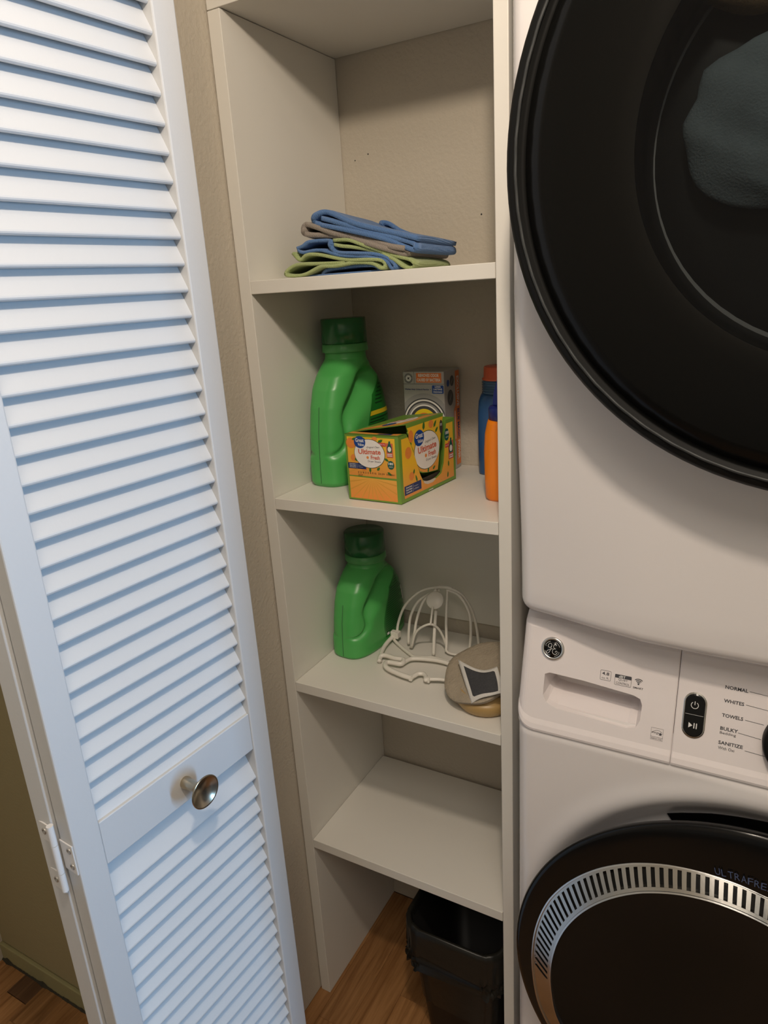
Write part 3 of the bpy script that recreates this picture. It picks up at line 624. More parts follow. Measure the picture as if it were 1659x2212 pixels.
def rays(fr, p, u, v, r0, r1, a0, a1, n, L0, clip):
    P_ = []
    for i in range(n):
        a = math.radians(a0 + (a1-a0)*i/(n-1)); c, s_ = math.cos(a), math.sin(a); k = r1
        if s_ < 0: k = min(k, (v-clip[1])/-s_)
        if c > 0: k = min(k, (clip[2]-u)/c)
        if c < 0: k = min(k, (u-clip[0])/-c)
        w_ = 0.0009; P_.append([(u + c*r0, v + s_*r0), (u + c*k - s_*w_, v + s_*k + c*w_), (u + c*k + s_*w_, v + s_*k - c*w_)])
    flat('printed_rays', fr, P_, L0, RAYM, p)
rays(FF, fb, 0.0420, 0.0345, 0.003, 0.05, 190, 350, 11, 2, (0.0040, 0.0035, LW-0.0065, 0.09)); rays(FF, fa, 0.0420, 0.0560, 0.013, 0.05, 200, 335, 9, 2, (0.0040, 0.0380, LW-0.0065, 0.09))
# side artwork: left strip, right strip, flap
sl = flat('printed_panel', SF, [[(0.0065, 0.0195), (0.0085, 0.0060), (0.0575, 0.0060), (0.0575, 0.0205)] + HL[:-1][::-1][0:6] + [(0.0235, 0.0930), (0.0065, 0.0930)]], 1, ORY, bx)
flat('printed_panel', SF, [[(0.0575, 0.0060), (LS-0.006, 0.0060), (LS-0.006, 0.0930), (0.1285, 0.0930), (0.1225, 0.060), (0.1175, 0.034), (0.110, 0.0200), (0.097, 0.0160), (0.086, 0.0145), (0.074, 0.0145), (0.0640, 0.0165), (0.0575, 0.0200)]], 1, ORY, sl)
flat('torn_edge', SF, [[(0.0575, 0.0221), (0.0600, 0.0200), (0.0680, 0.0178), (0.0760, 0.0170), (0.0900, 0.0172), (0.0940, 0.0150), (0.0840, 0.0120), (0.0700, 0.0125), (0.0610, 0.0160)]], 2, RAW, sl)
flat('printed_peach', SF, [ell(0.0225, 0.0705, 0.0080, 0.0085), ell(0.0285, 0.0350, 0.0065, 0.0062)], 2, PEACH, sl)
flat('printed_leaf', SF, [leafp(0.0350, 0.0405, 0.0042, 0.002, 1.2), leafp(0.0405, 0.0290, 0.0060, 0.002, 1.9), leafp(0.1320, 0.0300, 0.0050, 0.002, 1.6), leafp(0.1290, 0.0130, 0.0050, 0.002, 1.4)], 2, LEAFG, sl)
bar(SF, sl, 0.0085, 0.0105, 0.0240, 0.0440, 2.5)
flat('printed_badge', SF, [ell(0.1290, 0.0760, 0.0070, 0.0095)], 2, TEAL, sl); text('lettering', '180', SF, 0.1300, 0.0765, 0.0050, INKL, sl, 0.0100, 3, 0, 'C', 0.03); text('lettering', 'SHEETS', SF, 0.1300, 0.0710, 0.0022, INKL, sl, 0.0085, 3, 0, 'C')
flat('printed_ribbon', SF, [rect(0.1235, 0.0560, 0.1345, 0.0620)], 2, REDP, sl); text('lettering', 'Also try', SF, 0.1290, 0.0575, 0.0030, INKL, sl, 0.0090, 3, 0, 'C')
mini(SF, sl, 0.1400, 0.0520, 1.25, 2)
rays(SF, sl, 0.0800, 0.0300, 0.020, 0.05, 215, 325, 7, 1.5, (0.0085, 0.0065, LS-0.0065, 0.09)); flat('printed_words', SF, [rect(0.0720, 0.0015, 0.0850, 0.0028)], 2, INKL, sl)
artwork(PF, fp, 0.0745, 0.0640, 1.24, 2); flat('printed_peach', PF, [ell(0.0335, 0.0920, 0.0062, 0.0088), ell(0.0880, 0.1000, 0.0068, 0.0058)], 2, PEACH, fp)
flat('printed_leaf', PF, [leafp(0.0680, 0.1010, 0.0065, 0.0032, 1.4), leafp(0.0990, 0.0985, 0.0065, 0.0026, 0.9), leafp(0.1030, 0.0890, 0.0055, 0.0024, 0.7), leafp(0.0760, 0.0335, 0.0055, 0.0022, 1.3), leafp(0.0920, 0.0330, 0.0045, 0.0020, 0.5)], 1.6, LEAFG, fp)
flat('printed_badge', PF, [ell(0.1160, 0.0905, 0.0045, 0.0105)], 2, KRAFT, fp); text('lettering', '180', PF, 0.1155, 0.0920, 0.0042, INKL, fp, 0.0062, 3, 0, 'C')

# ------------------------------------------------------------------ silver washer cleaner carton
GREYC = mat('silver_carton', (0.46, 0.44, 0.42), 0.33, 0.35, var=0.08, vscale=10); ORP = mat('print_orange', (0.80, 0.20, 0.04), 0.45); DKG = mat('print_dark_grey', (0.06, 0.06, 0.065), 0.4); MIDG = mat('print_mid_grey', (0.28, 0.27, 0.26), 0.4)
sx0, sx1, sy0, sy1, sz0, sz1 = 0.1475, 0.2194, 0.2005, 0.2600, Z3+0.0004, 1.1858
sb = thing('cleaner_tablet_carton', 'tall silver grey carton with an orange print, standing behind the orange dryer sheet box', 'box', ((sx0+sx1)/2, (sy0+sy1)/2, sz0))
box('carton', (sx0, sy0, sz0), (sx1, sy1, sz1), GREYC, sb, 0.0006, 1)
G = Frame((sx0, sy0, sz0), (1, 0, 0), (0, 0, 1)); zt = sz1-sz0
flat('top_strip_line', G, [rect(0, zt-0.0198, 0.0719, zt-0.0192), rect(0.0195, zt-0.0195, 0.0200, zt)], 1, DKG, sb)
flat('printed_panel', G, [rect(0.0235, zt-0.0172, 0.0675, zt-0.0022)], 1, ORP, sb)
text('lettering', 'REMOVES ODOR', G, 0.0455, zt-0.0085, 0.0050, WHT, sb, 0.036, 2, 0, 'C', 0.03); text('lettering', 'CAUSED BY BACTERIA', G, 0.0455, zt-0.0155, 0.0050, WHT, sb, 0.041, 2, 0, 'C', 0.03)
flat('round_seal', G, [ell(0.0098, zt-0.0105, 0.0078, 0.0082)], 1, MIDG, sb)
for i in range(16):
    a = i*2*PI/16; flat('seal_mark', G, [leafp(0.0098+0.0064*math.cos(a), zt-0.0105+0.0068*math.sin(a), 0.0008, 0.0009, a)], 2, DKG, sb) if i % 8 not in (0,) else None
flat('seal_disc', G, [ell(0.0098, zt-0.0105, 0.0044, 0.0046)], 2, INKL, sb); flat('seal_core', G, [ell(0.0098, zt-0.0105, 0.0030, 0.0010, 20, 0.6), ell(0.0098, zt-0.0105, 0.0030, 0.0010, 20, 2.2)], 3, MIDG, sb)
text('lettering', 'Washes Away Grime & Residue  +', G, 0.0028, zt-0.0298, 0.0030, NAVY, sb, 0.0465, 2, 0, 'L', 0.03, 0.25)
flat('printed_panel', G, [rrect(0.0508, zt-0.0345, 0.0708, zt-0.0215, 0.0015)], 1, LBLUE, sb)
for i, s_ in enumerate(('LONG', 'LASTING', 'FRESHNESS')): text('lettering', s_, G, 0.0608, zt-0.0252-0.0039*i, 0.0030 if i < 2 else 0.0022, INKL, sb, (0.010, 0.015, 0.0155)[i], 2, 0, 'C', 0.03)
cx, cy = 0.0360, zt-0.0805
for i, (r, m) in enumerate(((0.0462, MIDG), (0.0385, DKG), (0.0365, WHT), (0.0340, DKG), (0.0315, MIDG), (0.0285, WHT), (0.0262, DKG), (0.0215, YEL), (0.0152, ORP), (0.0090, YEL))):
    P_ = [(min(max(u, 0.0006), 0.0713), v) for u, v in ell(cx, cy, r, r, 72)]; flat('printed_ring', G, [P_], 1+0.6*i, m, sb)
GS = Frame((sx1, sy0, sz0), (0, 1, 0), (0, 0, 1)); wS = sy1-sy0
flat('printed_panel', GS, [[(wS*0.70, 0.006), (wS*0.985, 0.006), (wS*0.985, zt-0.0040), (wS*0.72, zt-0.0040), (wS*0.72, zt-0.058), (wS*0.60, zt-0.066), (wS*0.60, 0.052), (wS*0.70, 0.044)]], 1, ORP, sb)
text('lettering', 'EXCLUSIVE', GS, wS*0.80, zt-0.013, 0.0085, WHT, sb, 0.049, 2, -PI/2, 'L', 0.03); text('lettering', 'BLUE MAGIC', GS, wS*0.80, zt-0.066, 0.0085, NAVY, sb, 0.050, 2, -PI/2, 'L', 0.03); text('lettering', 'POWER', GS, wS*0.80, zt-0.119, 0.0085, WHT, sb, 0.032, 2, -PI/2, 'L', 0.03)
flat('printed_words', GS, [rect(wS*0.64, zt-0.115, wS*0.68, zt-0.068)], 2, WHT, sb)
for a, b, r in ((0.50, 0.018, 0.0085), (0.38, 0.044, 0.0125), (0.26, 0.088, 0.0065), (0.46, 0.086, 0.0055)):
    flat('printed_badge', GS, [ell(wS*a, zt-b, r*0.9, r)], 1.5, DKG, sb); flat('badge_line', GS, [leafp(wS*a, zt-b, r*0.7, 0.0008, 0.9)], 2, MIDG, sb)
flat('printed_badge', GS, [ell(wS*0.24, zt-0.020, 0.0050, 0.0055)], 1.5, LBLUE, sb)
for q in range(7): flat('printed_words', GS, [rect(wS*0.12, zt-0.112-0.006*q, wS*(0.50+0.05*(q % 3)), zt-0.110-0.006*q)], 1.5, DKG, sb)

# ------------------------------------------------------------------ blue and orange bottles
BLUEP = mat('blue_plastic', (0.030, 0.10, 0.26), 0.3, var=0.05); REDC = mat('orange_red_cap', (0.78, 0.15, 0.07), 0.4); CLEARB = mat('clear_blue_neck', (0.10, 0.20, 0.36), 0.15, trans=0.4); ORAP = mat('orange_plastic', (0.85, 0.22, 0.004), 0.35); DBLUE = mat('dark_blue_cap', (0.010, 0.020, 0.16), 0.3)
def loft(name, secs, m, parent, NA=40):   # secs: (z, cx, cy, a, b, n)
    vs = []; fs = []
    for z, cx_, cy_, a, b, n in secs:
        for k in range(NA):
            t = 2*PI*k/NA; c, s_ = math.cos(t), math.sin(t); vs.append((cx_ + a*math.copysign(abs(c)**(2/n), c), cy_ + b*math.copysign(abs(s_)**(2/n), s_), z))
    for i in range(len(secs)-1):
        for k in range(NA): fs.append((i*NA+k, i*NA+(k+1) % NA, (i+1)*NA+(k+1) % NA, (i+1)*NA+k))
    fs += [tuple(range(NA))[::-1], tuple((len(secs)-1)*NA+k for k in range(NA))]
    return mesh(name, vs, fs, m, parent, True)
z0 = Z3+0.0003; bl = thing('blue_bottle', 'slim blue bottle with an orange red cap at the back right of the upper shelf', 'bottle', (0.302, 0.232, z0))
loft('bottle_body', [(z0, 0.302, 0.232, 0.033, 0.0185, 4), (z0+0.003, 0.302, 0.232, 0.0355, 0.0205, 4), (z0+0.060, 0.302, 0.232, 0.0362, 0.0210, 4), (z0+0.100, 0.302, 0.232, 0.0360, 0.0205, 3.6), (z0+0.118, 0.302, 0.232, 0.0350, 0.0200, 3.2), (z0+0.126, 0.302, 0.232, 0.0325, 0.0190, 2.8), (z0+0.131, 0.302, 0.232, 0.0300, 0.0185, 2.4)], BLUEP, bl)
nk = [(0.0285, 0.1305)]
for i in range(5): nk += [(0.0300, 0.1315+0.0038*i), (0.0300, 0.1330+0.0038*i), (0.0286, 0.1338+0.0038*i), (0.0286, 0.1350+0.0038*i)]
nk += [(0.0250, 0.1510), (0.0, 0.1510)]
lathe('threaded_neck', nk, (0.302, 0.232, z0), (0, 0, 1), CLEARB, bl, 40)
tag(lathe('cap', [(0.0290, 0.1510), (0.0295, 0.1530), (0.0270, 0.1545), (0.0265, 0.1700), (0.0255, 0.1712), (0.0, 0.1714)], (0.302, 0.232, z0), (0, 0, 1), REDC, bl, 40), 'orange red cap')
ob = thing('orange_bottle', 'orange bottle with a dark blue top, half hidden by the right upright', 'bottle', (0.352, 0.104, z0))
loft('bottle_body', [(z0, 0.352, 0.104, 0.0215, 0.020, 3.2), (z0+0.004, 0.352, 0.104, 0.0250, 0.0225, 3.2), (z0+0.030, 0.352, 0.104, 0.0262, 0.024, 3.0), (z0+0.070, 0.352, 0.104, 0.0266, 0.0245, 3.0), (z0+0.095, 0.352, 0.104, 0.0255, 0.0235, 2.8), (z0+0.108, 0.352, 0.104, 0.0232, 0.0215, 2.6), (z0+0.114, 0.352, 0.104, 0.0215, 0.0205, 2.4)], ORAP, ob)
lathe('collar', [(0.0195, 0.1135), (0.0212, 0.1140), (0.0215, 0.1290), (0.0200, 0.1320), (0.013, 0.1330), (0.0, 0.1330)], (0.352, 0.104, z0), (0, 0, 1), DBLUE, ob, 32)
prism('spray_head', [(0.3375, z0+0.1325), (0.366, z0+0.1325), (0.372, z0+0.158), (0.378, z0+0.166), (0.378, z0+0.171), (0.345, z0+0.171), (0.3395, z0+0.152)], 1, 0.096, 0.112, DBLUE, ob, 0.002, 2)

# ------------------------------------------------------------------ wire cap rack
rk = thing('cap_washing_rack', 'white plastic cap washing frame of thin ribs lying on the lower shelf', 'rack', (0.19, 0.15, Z4))
RIBS = [[(0.114, 0.1884, 0.706), (0.1149, 0.1931, 0.7328), (0.1264, 0.1978, 0.7662), (0.1456, 0.2026, 0.7904), (0.1654, 0.2073, 0.8039), (0.1912, 0.212, 0.8109)],
 [(0.1424, 0.1781, 0.706), (0.1426, 0.1849, 0.742), (0.1463, 0.1917, 0.7643), (0.1572, 0.1984, 0.7844), (0.1743, 0.2052, 0.7973), (0.1926, 0.212, 0.8055)],
 [(0.1534, 0.1678, 0.706), (0.1571, 0.1746, 0.7299), (0.1591, 0.1815, 0.7533), (0.1651, 0.1883, 0.7773), (0.1724, 0.1952, 0.7933), (0.1909, 0.202, 0.8095)],
 [(0.2162, 0.1779, 0.706), (0.2138, 0.1864, 0.7224), (0.2102, 0.195, 0.7501), (0.2082, 0.2035, 0.7782), (0.2072, 0.212, 0.8095)],
 [(0.2468, 0.21, 0.701), (0.2498, 0.2104, 0.7342), (0.2488, 0.2108, 0.7661), (0.2399, 0.2112, 0.7883), (0.2261, 0.2116, 0.8032), (0.2055, 0.212, 0.8084)],
 [(0.2582, 0.225, 0.7024), (0.256, 0.2224, 0.7378), (0.25, 0.2198, 0.7702), (0.2376, 0.2172, 0.7948), (0.2249, 0.2146, 0.8065), (0.2089, 0.212, 0.8129)]]
for P_ in RIBS: tube('rib', P_, 0.0025, WIRE, rk)
tube('rib', [(0.2009, 0.1589, 0.706), (0.1977, 0.1726, 0.7422), (0.1949, 0.1863, 0.7707), (0.1905, 0.2, 0.7782)], 0.0030, WIRE, rk)
tube('arch', [(0.1500, 0.1700, 0.7055), (0.1561, 0.1657, 0.712), (0.1627, 0.1655, 0.7338), (0.1734, 0.1652, 0.7491), (0.1933, 0.165, 0.7611), (0.2022, 0.1757, 0.7513), (0.2078, 0.1830, 0.7342), (0.2120, 0.1860, 0.716), (0.2204, 0.1757, 0.707), (0.2435, 0.1785, 0.7055), (0.2580, 0.195, 0.704), (0.2590, 0.222, 0.703)], 0.0021, WIRE, rk)
tube('strut', [(0.1949, 0.165, 0.7614), (0.1945, 0.1725, 0.7785), (0.193, 0.18, 0.7868)], 0.0019, WIRE, rk)
tube('top_bar', [(0.1840, 0.2100, 0.8075), (0.1912, 0.212, 0.8109), (0.2000, 0.2122, 0.8122), (0.2089, 0.212, 0.8129), (0.2160, 0.2125, 0.8112)], 0.0030, WIRE, rk)
lathe('crown_disc', [(0.0, -0.0016), (0.0145, -0.0016), (0.0158, 0.0), (0.0145, 0.0016), (0.0, 0.0016)], (0.1927, 0.1905, 0.7950), (0.15, -0.80, 0.58), WIRE, rk, 32)
tube('rim_rail', [(0.1085, 0.1860, 0.710), (0.1131, 0.1806, 0.7055), (0.1372, 0.1637, 0.7045), (0.1618, 0.1481, 0.7045), (0.1724, 0.1431, 0.7045), (0.1948, 0.15, 0.7045), (0.2046, 0.1529, 0.7045), (0.2337, 0.1509, 0.7045)], 0.0030, WIRE, rk)
tube('brim_rail', [(0.166, 0.1132, 0.708), (0.17, 0.126, 0.708), (0.1782, 0.1330, 0.708), (0.2014, 0.1390, 0.7085), (0.2195, 0.1412, 0.7085), (0.2375, 0.1407, 0.7075), (0.262, 0.132, 0.7065)], 0.0037, WIRE, rk)
tube('brim_rail', [(0.262, 0.132, 0.7065), (0.270, 0.113, 0.7065), (0.2593, 0.0931, 0.708), (0.2442, 0.0872, 0.709), (0.2291, 0.0813, 0.709)], 0.0030, WIRE, rk)
tube('brim_rail', [(0.2270, 0.0795, 0.709), (0.2249, 0.0776, 0.709), (0.2205, 0.0868, 0.709), (0.2133, 0.0922, 0.709), (0.2057, 0.089, 0.709), (0.2029, 0.0821, 0.709), (0.1999, 0.073, 0.709)], 0.0037, WIRE, rk)
tube('brim_rail', [(0.1999, 0.0735, 0.709), (0.1834, 0.0752, 0.709), (0.158, 0.0817, 0.709), (0.1456, 0.0882, 0.709), (0.1403, 0.0964, 0.709), (0.1426, 0.1027, 0.709), (0.1538, 0.1044, 0.709), (0.1643, 0.1059, 0.709), (0.166, 0.1132, 0.709), (0.1615, 0.1204, 0.709), (0.1553, 0.12, 0.709), (0.1445, 0.1188, 0.709), (0.1283, 0.1214, 0.709), (0.1199, 0.1185, 0.708), (0.12, 0.1123, 0.706), (0.1231, 0.1055, 0.705)], 0.0042, WIRE, rk)
tube('side_rail', [(0.1231, 0.1055, 0.705), (0.1144, 0.127, 0.706), (0.109, 0.1474, 0.708), (0.1078, 0.1653, 0.710), (0.1087, 0.1827, 0.712)], 0.0037, WIRE, rk)
for c_, s_ in (((0.2284, 0.0803, 0.7085), (0.006, 0.007, 0.009)), ((0.1999, 0.0738, 0.7085), (0.006, 0.007, 0.009)), ((0.1100, 0.1850, 0.7155), (0.010, 0.010, 0.014)), ((0.1180, 0.1850, 0.7160), (0.006, 0.013, 0.012))):
    box('clip', [c_[i]-s_[i]/2 for i in range(3)], [c_[i]+s_[i]/2 for i in range(3)], WIRE, rk, 0.0012, 2)

# ------------------------------------------------------------------ tub, felt disc, charcoal pouch
TUB = mat('tan_plastic', (0.42, 0.27, 0.10), 0.38, var=0.04); FELT = mat('beige_felt', (0.36, 0.30, 0.22), 0.95, bump=0.8, bscale=300, var=0.15, vscale=90); CHAR = mat('charcoal_felt', (0.055, 0.055, 0.058), 0.95, bump=0.8, bscale=700, var=0.35, vscale=500); FLEECE = mat('white_fleece', (0.66, 0.63, 0.58), 0.95, bump=0.6, bscale=600)
tub = lathe('tub', [(0.0, 0.0), (0.030, 0.0), (0.0405, 0.003), (0.0450, 0.010), (0.0462, 0.017), (0.0445, 0.0225), (0.0405, 0.0235), (0.0390, 0.0260), (0.0400, 0.0330), (0.0370, 0.0330), (0.0360, 0.0240), (0.0300, 0.0060), (0.0, 0.0050)], (0.3325, 0.0665, Z4+0.0003), (0, 0, 1), TUB, None, 56)
tag(tub, 'shallow round tan plastic tub under the beige felt disc', 'tub')
def felt():
    C0 = Vector((0.3215, 0.0720, 0.7490)); n = Vector((-0.24, -0.40, 0.885)).normalized(); a = n.cross(Vector((0, 0, 1))).normalized(); b = n.cross(a); vs = []; fs = []; NA, NR = 72, 9
    R_ = 0.0595
    prof = [(R_*i/NR, 0.0035*(1-(i/NR)**2)+0.0015) for i in range(NR+1)] + [(R_*1.012, 0.0002), (R_*0.99, -0.0018), (R_*1.0, -0.0030), (R_*0.985, -0.0048)] + [(R_*i/NR, -0.0046) for i in range(NR-1, -1, -1)]
    for r, h in prof:
        for k in range(NA):
            t = 2*PI*k/NA; wav = 0.0022*math.sin(3*t+0.7)*(r/R_)**2 + 0.0009*math.sin(7*t)*(r/R_)**3
            p = C0 + (a*math.cos(t) + b*math.sin(t))*(r*(1+0.012*math.sin(5*t+1)))*1.0 + n*(h + wav); vs.append((min(p.x, 0.3795), p.y, p.z))
    for i in range(len(prof)-1):
        for k in range(NA): fs.append((i*NA+k, i*NA+(k+1) % NA, (i+1)*NA+(k+1) % NA, (i+1)*NA+k))
    o = mesh('felt_disc', vs, fs, FELT, None, True)
    return C0, n, tag(o, 'thick beige felt disc leaning on the tan tub, behind the charcoal pouch', 'disc')
FC, FN, _ = felt()
def pouch():
    Q = [(0.2843, 0.074, 0.7615), (0.3275, 0.0556, 0.7636), (0.3554, 0.0552, 0.7749), (0.3675, 0.0373, 0.7645), (0.3744, 0.0216, 0.7539), (0.3508, 0.0206, 0.7432), (0.3296, 0.0154, 0.7299), (0.3068, 0.0448, 0.7457)]
    Q = [Vector(q) for q in Q]; po = thing('charcoal_pouch', 'charcoal filter pouch with a white fleece border lying on the beige felt disc', 'pouch', tuple(sum(Q, Vector())/8))
    def coons(s, t):   # rounded patch through the eight points
        A, B, C, D_ = Q[0], Q[2], Q[4], Q[6]; mT, mR, mB, mL = Q[1], Q[3], Q[5], Q[7]
        q2 = lambda p, m_, r, u: p*(1-u)*(1-2*u) + m_*4*u*(1-u) + r*u*(2*u-1)
        top, bot = q2(A, mT, B, s), q2(D_, mB, C, s); lef, rig = q2(A, mL, D_, t), q2(B, mR, C, t)
        bil = A*(1-s)*(1-t) + B*s*(1-t) + C*s*t + D_*(1-s)*t
        return top*(1-t) + bot*t + lef*(1-s) + rig*s - bil
    def patch(name, m0, m1, h, m):
        N_ = 18; vs = []; fs = []
        for side in (1, -1):
            for i in range(N_+1):
                for j in range(N_+1):
                    s, t = m0+(m1-m0)*i/N_, m0+(m1-m0)*j/N_; e = min(1, 4*min(i, N_-i, j, N_-j)/N_)
                    vs.append(coons(s, t) + FN*(side*h*(0.25+0.75*e**0.5) + 0.0008*math.sin(9*s+5*t)))
        M_ = (N_+1)**2
        for i in range(N_):
            for j in range(N_):
                a = i*(N_+1)+j; fs += [(a, a+1, a+N_+2, a+N_+1), (M_+a+N_+1, M_+a+N_+2, M_+a+1, M_+a)]
        rim = [i*(N_+1) for i in range(N_+1)] + [N_*(N_+1)+j for j in range(1, N_+1)] + [i*(N_+1)+N_ for i in range(N_-1, -1, -1)] + [j for j in range(N_-1, 0, -1)]
        for k in range(len(rim)): a, b = rim[k], rim[(k+1) % len(rim)]; fs.append((a, b, M_+b, M_+a))
        return mesh(name, vs, fs, m, po, True)
    tag(patch('fleece_border', 0.0, 1.0, 0.0011, FLEECE), 'white fleece border'); patch('pad', 0.10, 0.90, 0.0026, CHAR)
pouch()

# ------------------------------------------------------------------ waste bin with liner
BIN = mat('black_bin_plastic', (0.008, 0.0075, 0.007), 0.45, spec=0.25); LINER = mat('black_liner_film', (0.012, 0.0115, 0.009), 0.36, spec=0.35, bump=0.35, bscale=45, detail=5)
tb = thing('waste_bin', 'small black waste bin with a bin bag on the floor under the lowest shelf', 'bin', (0.287, 0.085, 0))
def rloop(z, x0, x1, y0, y1, r, n=7): return [(u, v, z) for u, v in rrect(x0, y0, x1, y1, r, n)]
def loftloops(name, loops, m, parent, cap0=False, cap1=False, smooth=True):
    n = len(loops[0]); vs = [p for L in loops for p in L]; fs = []
    for i in range(len(loops)-1):
        for k in range(n): fs.append((i*n+k, i*n+(k+1) % n, (i+1)*n+(k+1) % n, (i+1)*n+k))
    if cap0: fs.append(tuple(range(n))[::-1])
    if cap1: fs.append(tuple((len(loops)-1)*n+k for k in range(n)))
    return mesh(name, vs, fs, m, parent, smooth)
bx0, bx1, by0, by1, bh = 0.200, 0.376, -0.012, 0.200, 0.278
loftloops('bin_body', [rloop(0.001, bx0+0.022, bx1-0.022, by0+0.030, by1-0.028, 0.03), rloop(0.004, bx0+0.020, bx1-0.020, by0+0.028, by1-0.026, 0.032), rloop(bh-0.012, bx0+0.002, bx1-0.002, by0+0.003, by1-0.003, 0.034), rloop(bh, bx0, bx1, by0, by1, 0.035), rloop(bh, bx0+0.003, bx1-0.003, by0+0.003, by1-0.003, 0.033), rloop(0.02, bx0+0.024, bx1-0.024, by0+0.032, by1-0.030, 0.028)], BIN, tb, True, True)
def wl_(z, off, amp, sd, zamp=0.0):
    L_ = rloop(z, bx0-off, bx1+off, by0-off, by1+off, 0.036, 16); o_ = []; cxx, cyy = (bx0+bx1)/2, (by0+by1)/2
    for k, (a, b, c) in enumerate(L_):
        d = amp*(math.sin(k*1.7+sd)+math.sin(k*0.61+sd*2)+0.7*math.sin(k*3.3+sd*0.7)); v = Vector((a-cxx, b-cyy)).normalized()
        o_.append((min(a+v.x*d, 0.3795), b+v.y*d, c + zamp*(math.sin(k*0.9+sd)+0.6*math.sin(k*2.3+sd))))
    return o_
loftloops('bin_liner', [wl_(0.10, -0.014, 0.0012, 1), wl_(0.20, -0.007, 0.0010, 1), wl_(bh-0.01, -0.0045, 0.0005, 1), wl_(bh+0.0010, -0.0042, 0.0004, 2, 0.0005), wl_(bh+0.0022, -0.0010, 0.0004, 2, 0.0007), wl_(bh+0.0010, 0.0020, 0.0004, 2, 0.0005), wl_(bh-0.012, 0.0022, 0.0006, 2), wl_(bh-0.035, 0.0018, 0.0009, 3), wl_(bh-0.055, 0.0022, 0.0013, 3, 0.001), wl_(bh-0.060, 0.0030, 0.0018, 4, 0.0015), wl_(bh-0.064, 0.0020, 0.0018, 5, 0.0015), wl_(bh-0.068, 0.0035, 0.0022, 6, 0.002), wl_(bh-0.073, 0.0018, 0.0018, 7, 0.002), wl_(bh-0.078, 0.0032, 0.0022, 8, 0.003), wl_(bh-0.086, 0.0040, 0.0028, 9, 0.004)], LINER, tb)

# ------------------------------------------------------------------ dryer
DX0, DX1 = 0.4165, 1.052
dy = thing('dryer', 'white dryer with a big round black glass door, stacked on the washer', 'dryer', (0.735, 0.2, 0.914))
bm = bmesh.new(); bm_box(bm, (DX0, -0.056, 0.914), (DX1, 0.56, 1.86), 0.018, 5)
for ax, cuts in ((0, (0.45, 0.48, 0.52, 0.57, 0.63, 0.735, 0.84, 0.90, 0.95, 0.99, 1.02)), (2, (0.95, 0.99, 1.03, 1.08, 1.13, 1.18, 1.24, 1.30))):
    for q in cuts:
        co = [0, 0, 0]; no = [0, 0, 0]; co[ax] = q; no[ax] = 1
        bmesh.ops.bisect_plane(bm, geom=bm.verts[:]+bm.edges[:]+bm.faces[:], plane_co=co, plane_no=no)
for v in bm.verts:      # front sheet curls back a little towards its lower edge, most at the sides; gently bowed
    if v.co.y < -0.02:
        side = abs(v.co.x-0.734)/0.318
        v.co.y += (0.004 + 0.022*smooth((side-0.45)/0.55))*smooth((1.30-v.co.z)/0.36) - 0.004*(1-side*side)
        if v.co.z < 0.945: v.co.z -= 0.009*(1-side*side)
for f in bm.faces: f.smooth = True
bm_put('cabinet', bm, APPL, dy)
dC = (0.7335, -0.050, 1.4135)
cut = lathe('cut', [(0.205, -0.02), (0.205, 0.3)], (dC[0], 0.0, dC[2]), (0, -1, 0), BLACKS, None, 64, cap=True)
lathe('door_ring', [(0.250, 0.0), (0.2985, 0.0), (0.3005, 0.020), (0.3005, 0.055), (0.2985, 0.066), (0.2945, 0.0725), (0.2895, 0.0745), (0.2855, 0.0735), (0.2835, 0.0700), (0.2790, 0.0695), (0.2765, 0.0715), (0.250, 0.0715)], dC, (0, -1, 0), BLACKS, dy, 128)
bm = bmesh.new()
for i in range(180):    # twisted cord-like gasket seen in the groove of the ring
    pass
P_ = [(dC[0]+0.2868*math.cos(2*PI*i/240), dC[1]-0.0752-0.0006*math.sin(i*2*PI/4), dC[2]+0.2868*math.sin(2*PI*i/240)) for i in range(240)]
bm_tube(bm, P_, 0.0016, 6, True); bm_put('door_gasket', bm, mat('grey_gasket', (0.03, 0.032, 0.032), 0.5), dy, True)
lathe('door_face', [(0.2785, 0.0700), (0.2780, 0.0730), (0.262, 0.0765), (0.200, 0.0795), (0.186, 0.0798), (0.1815, 0.0788)], dC, (0, -1, 0), mat('door_black', (0.0045, 0.0044, 0.004), 0.2, spec=0.16), dy, 128)
lathe('door_glass', [(0.1815, 0.0788), (0.178, 0.0782), (0.120, 0.0720), (0.060, 0.0690), (0.0, 0.0680)], dC, (0, -1, 0), DGLASS, dy, 128)
lathe('glass_surround', [(0.2770, 0.0560), (0.230, 0.0600), (0.188, 0.0560), (0.182, 0.046), (0.176, 0.0), (0.190, -0.008)], dC, (0, -1, 0), BLACKS, dy, 96)
dm = lathe('drum', [(0.190, 0.0075), (0.178, 0.0080), (0.172, 0.010), (0.150, 0.0115), (0.100, 0.0122), (0.0, 0.0125)], dC, (0, -1, 0), mat('drum_dark_steel', (0.07, 0.068, 0.065), 0.35, 0.6), dy, 64)
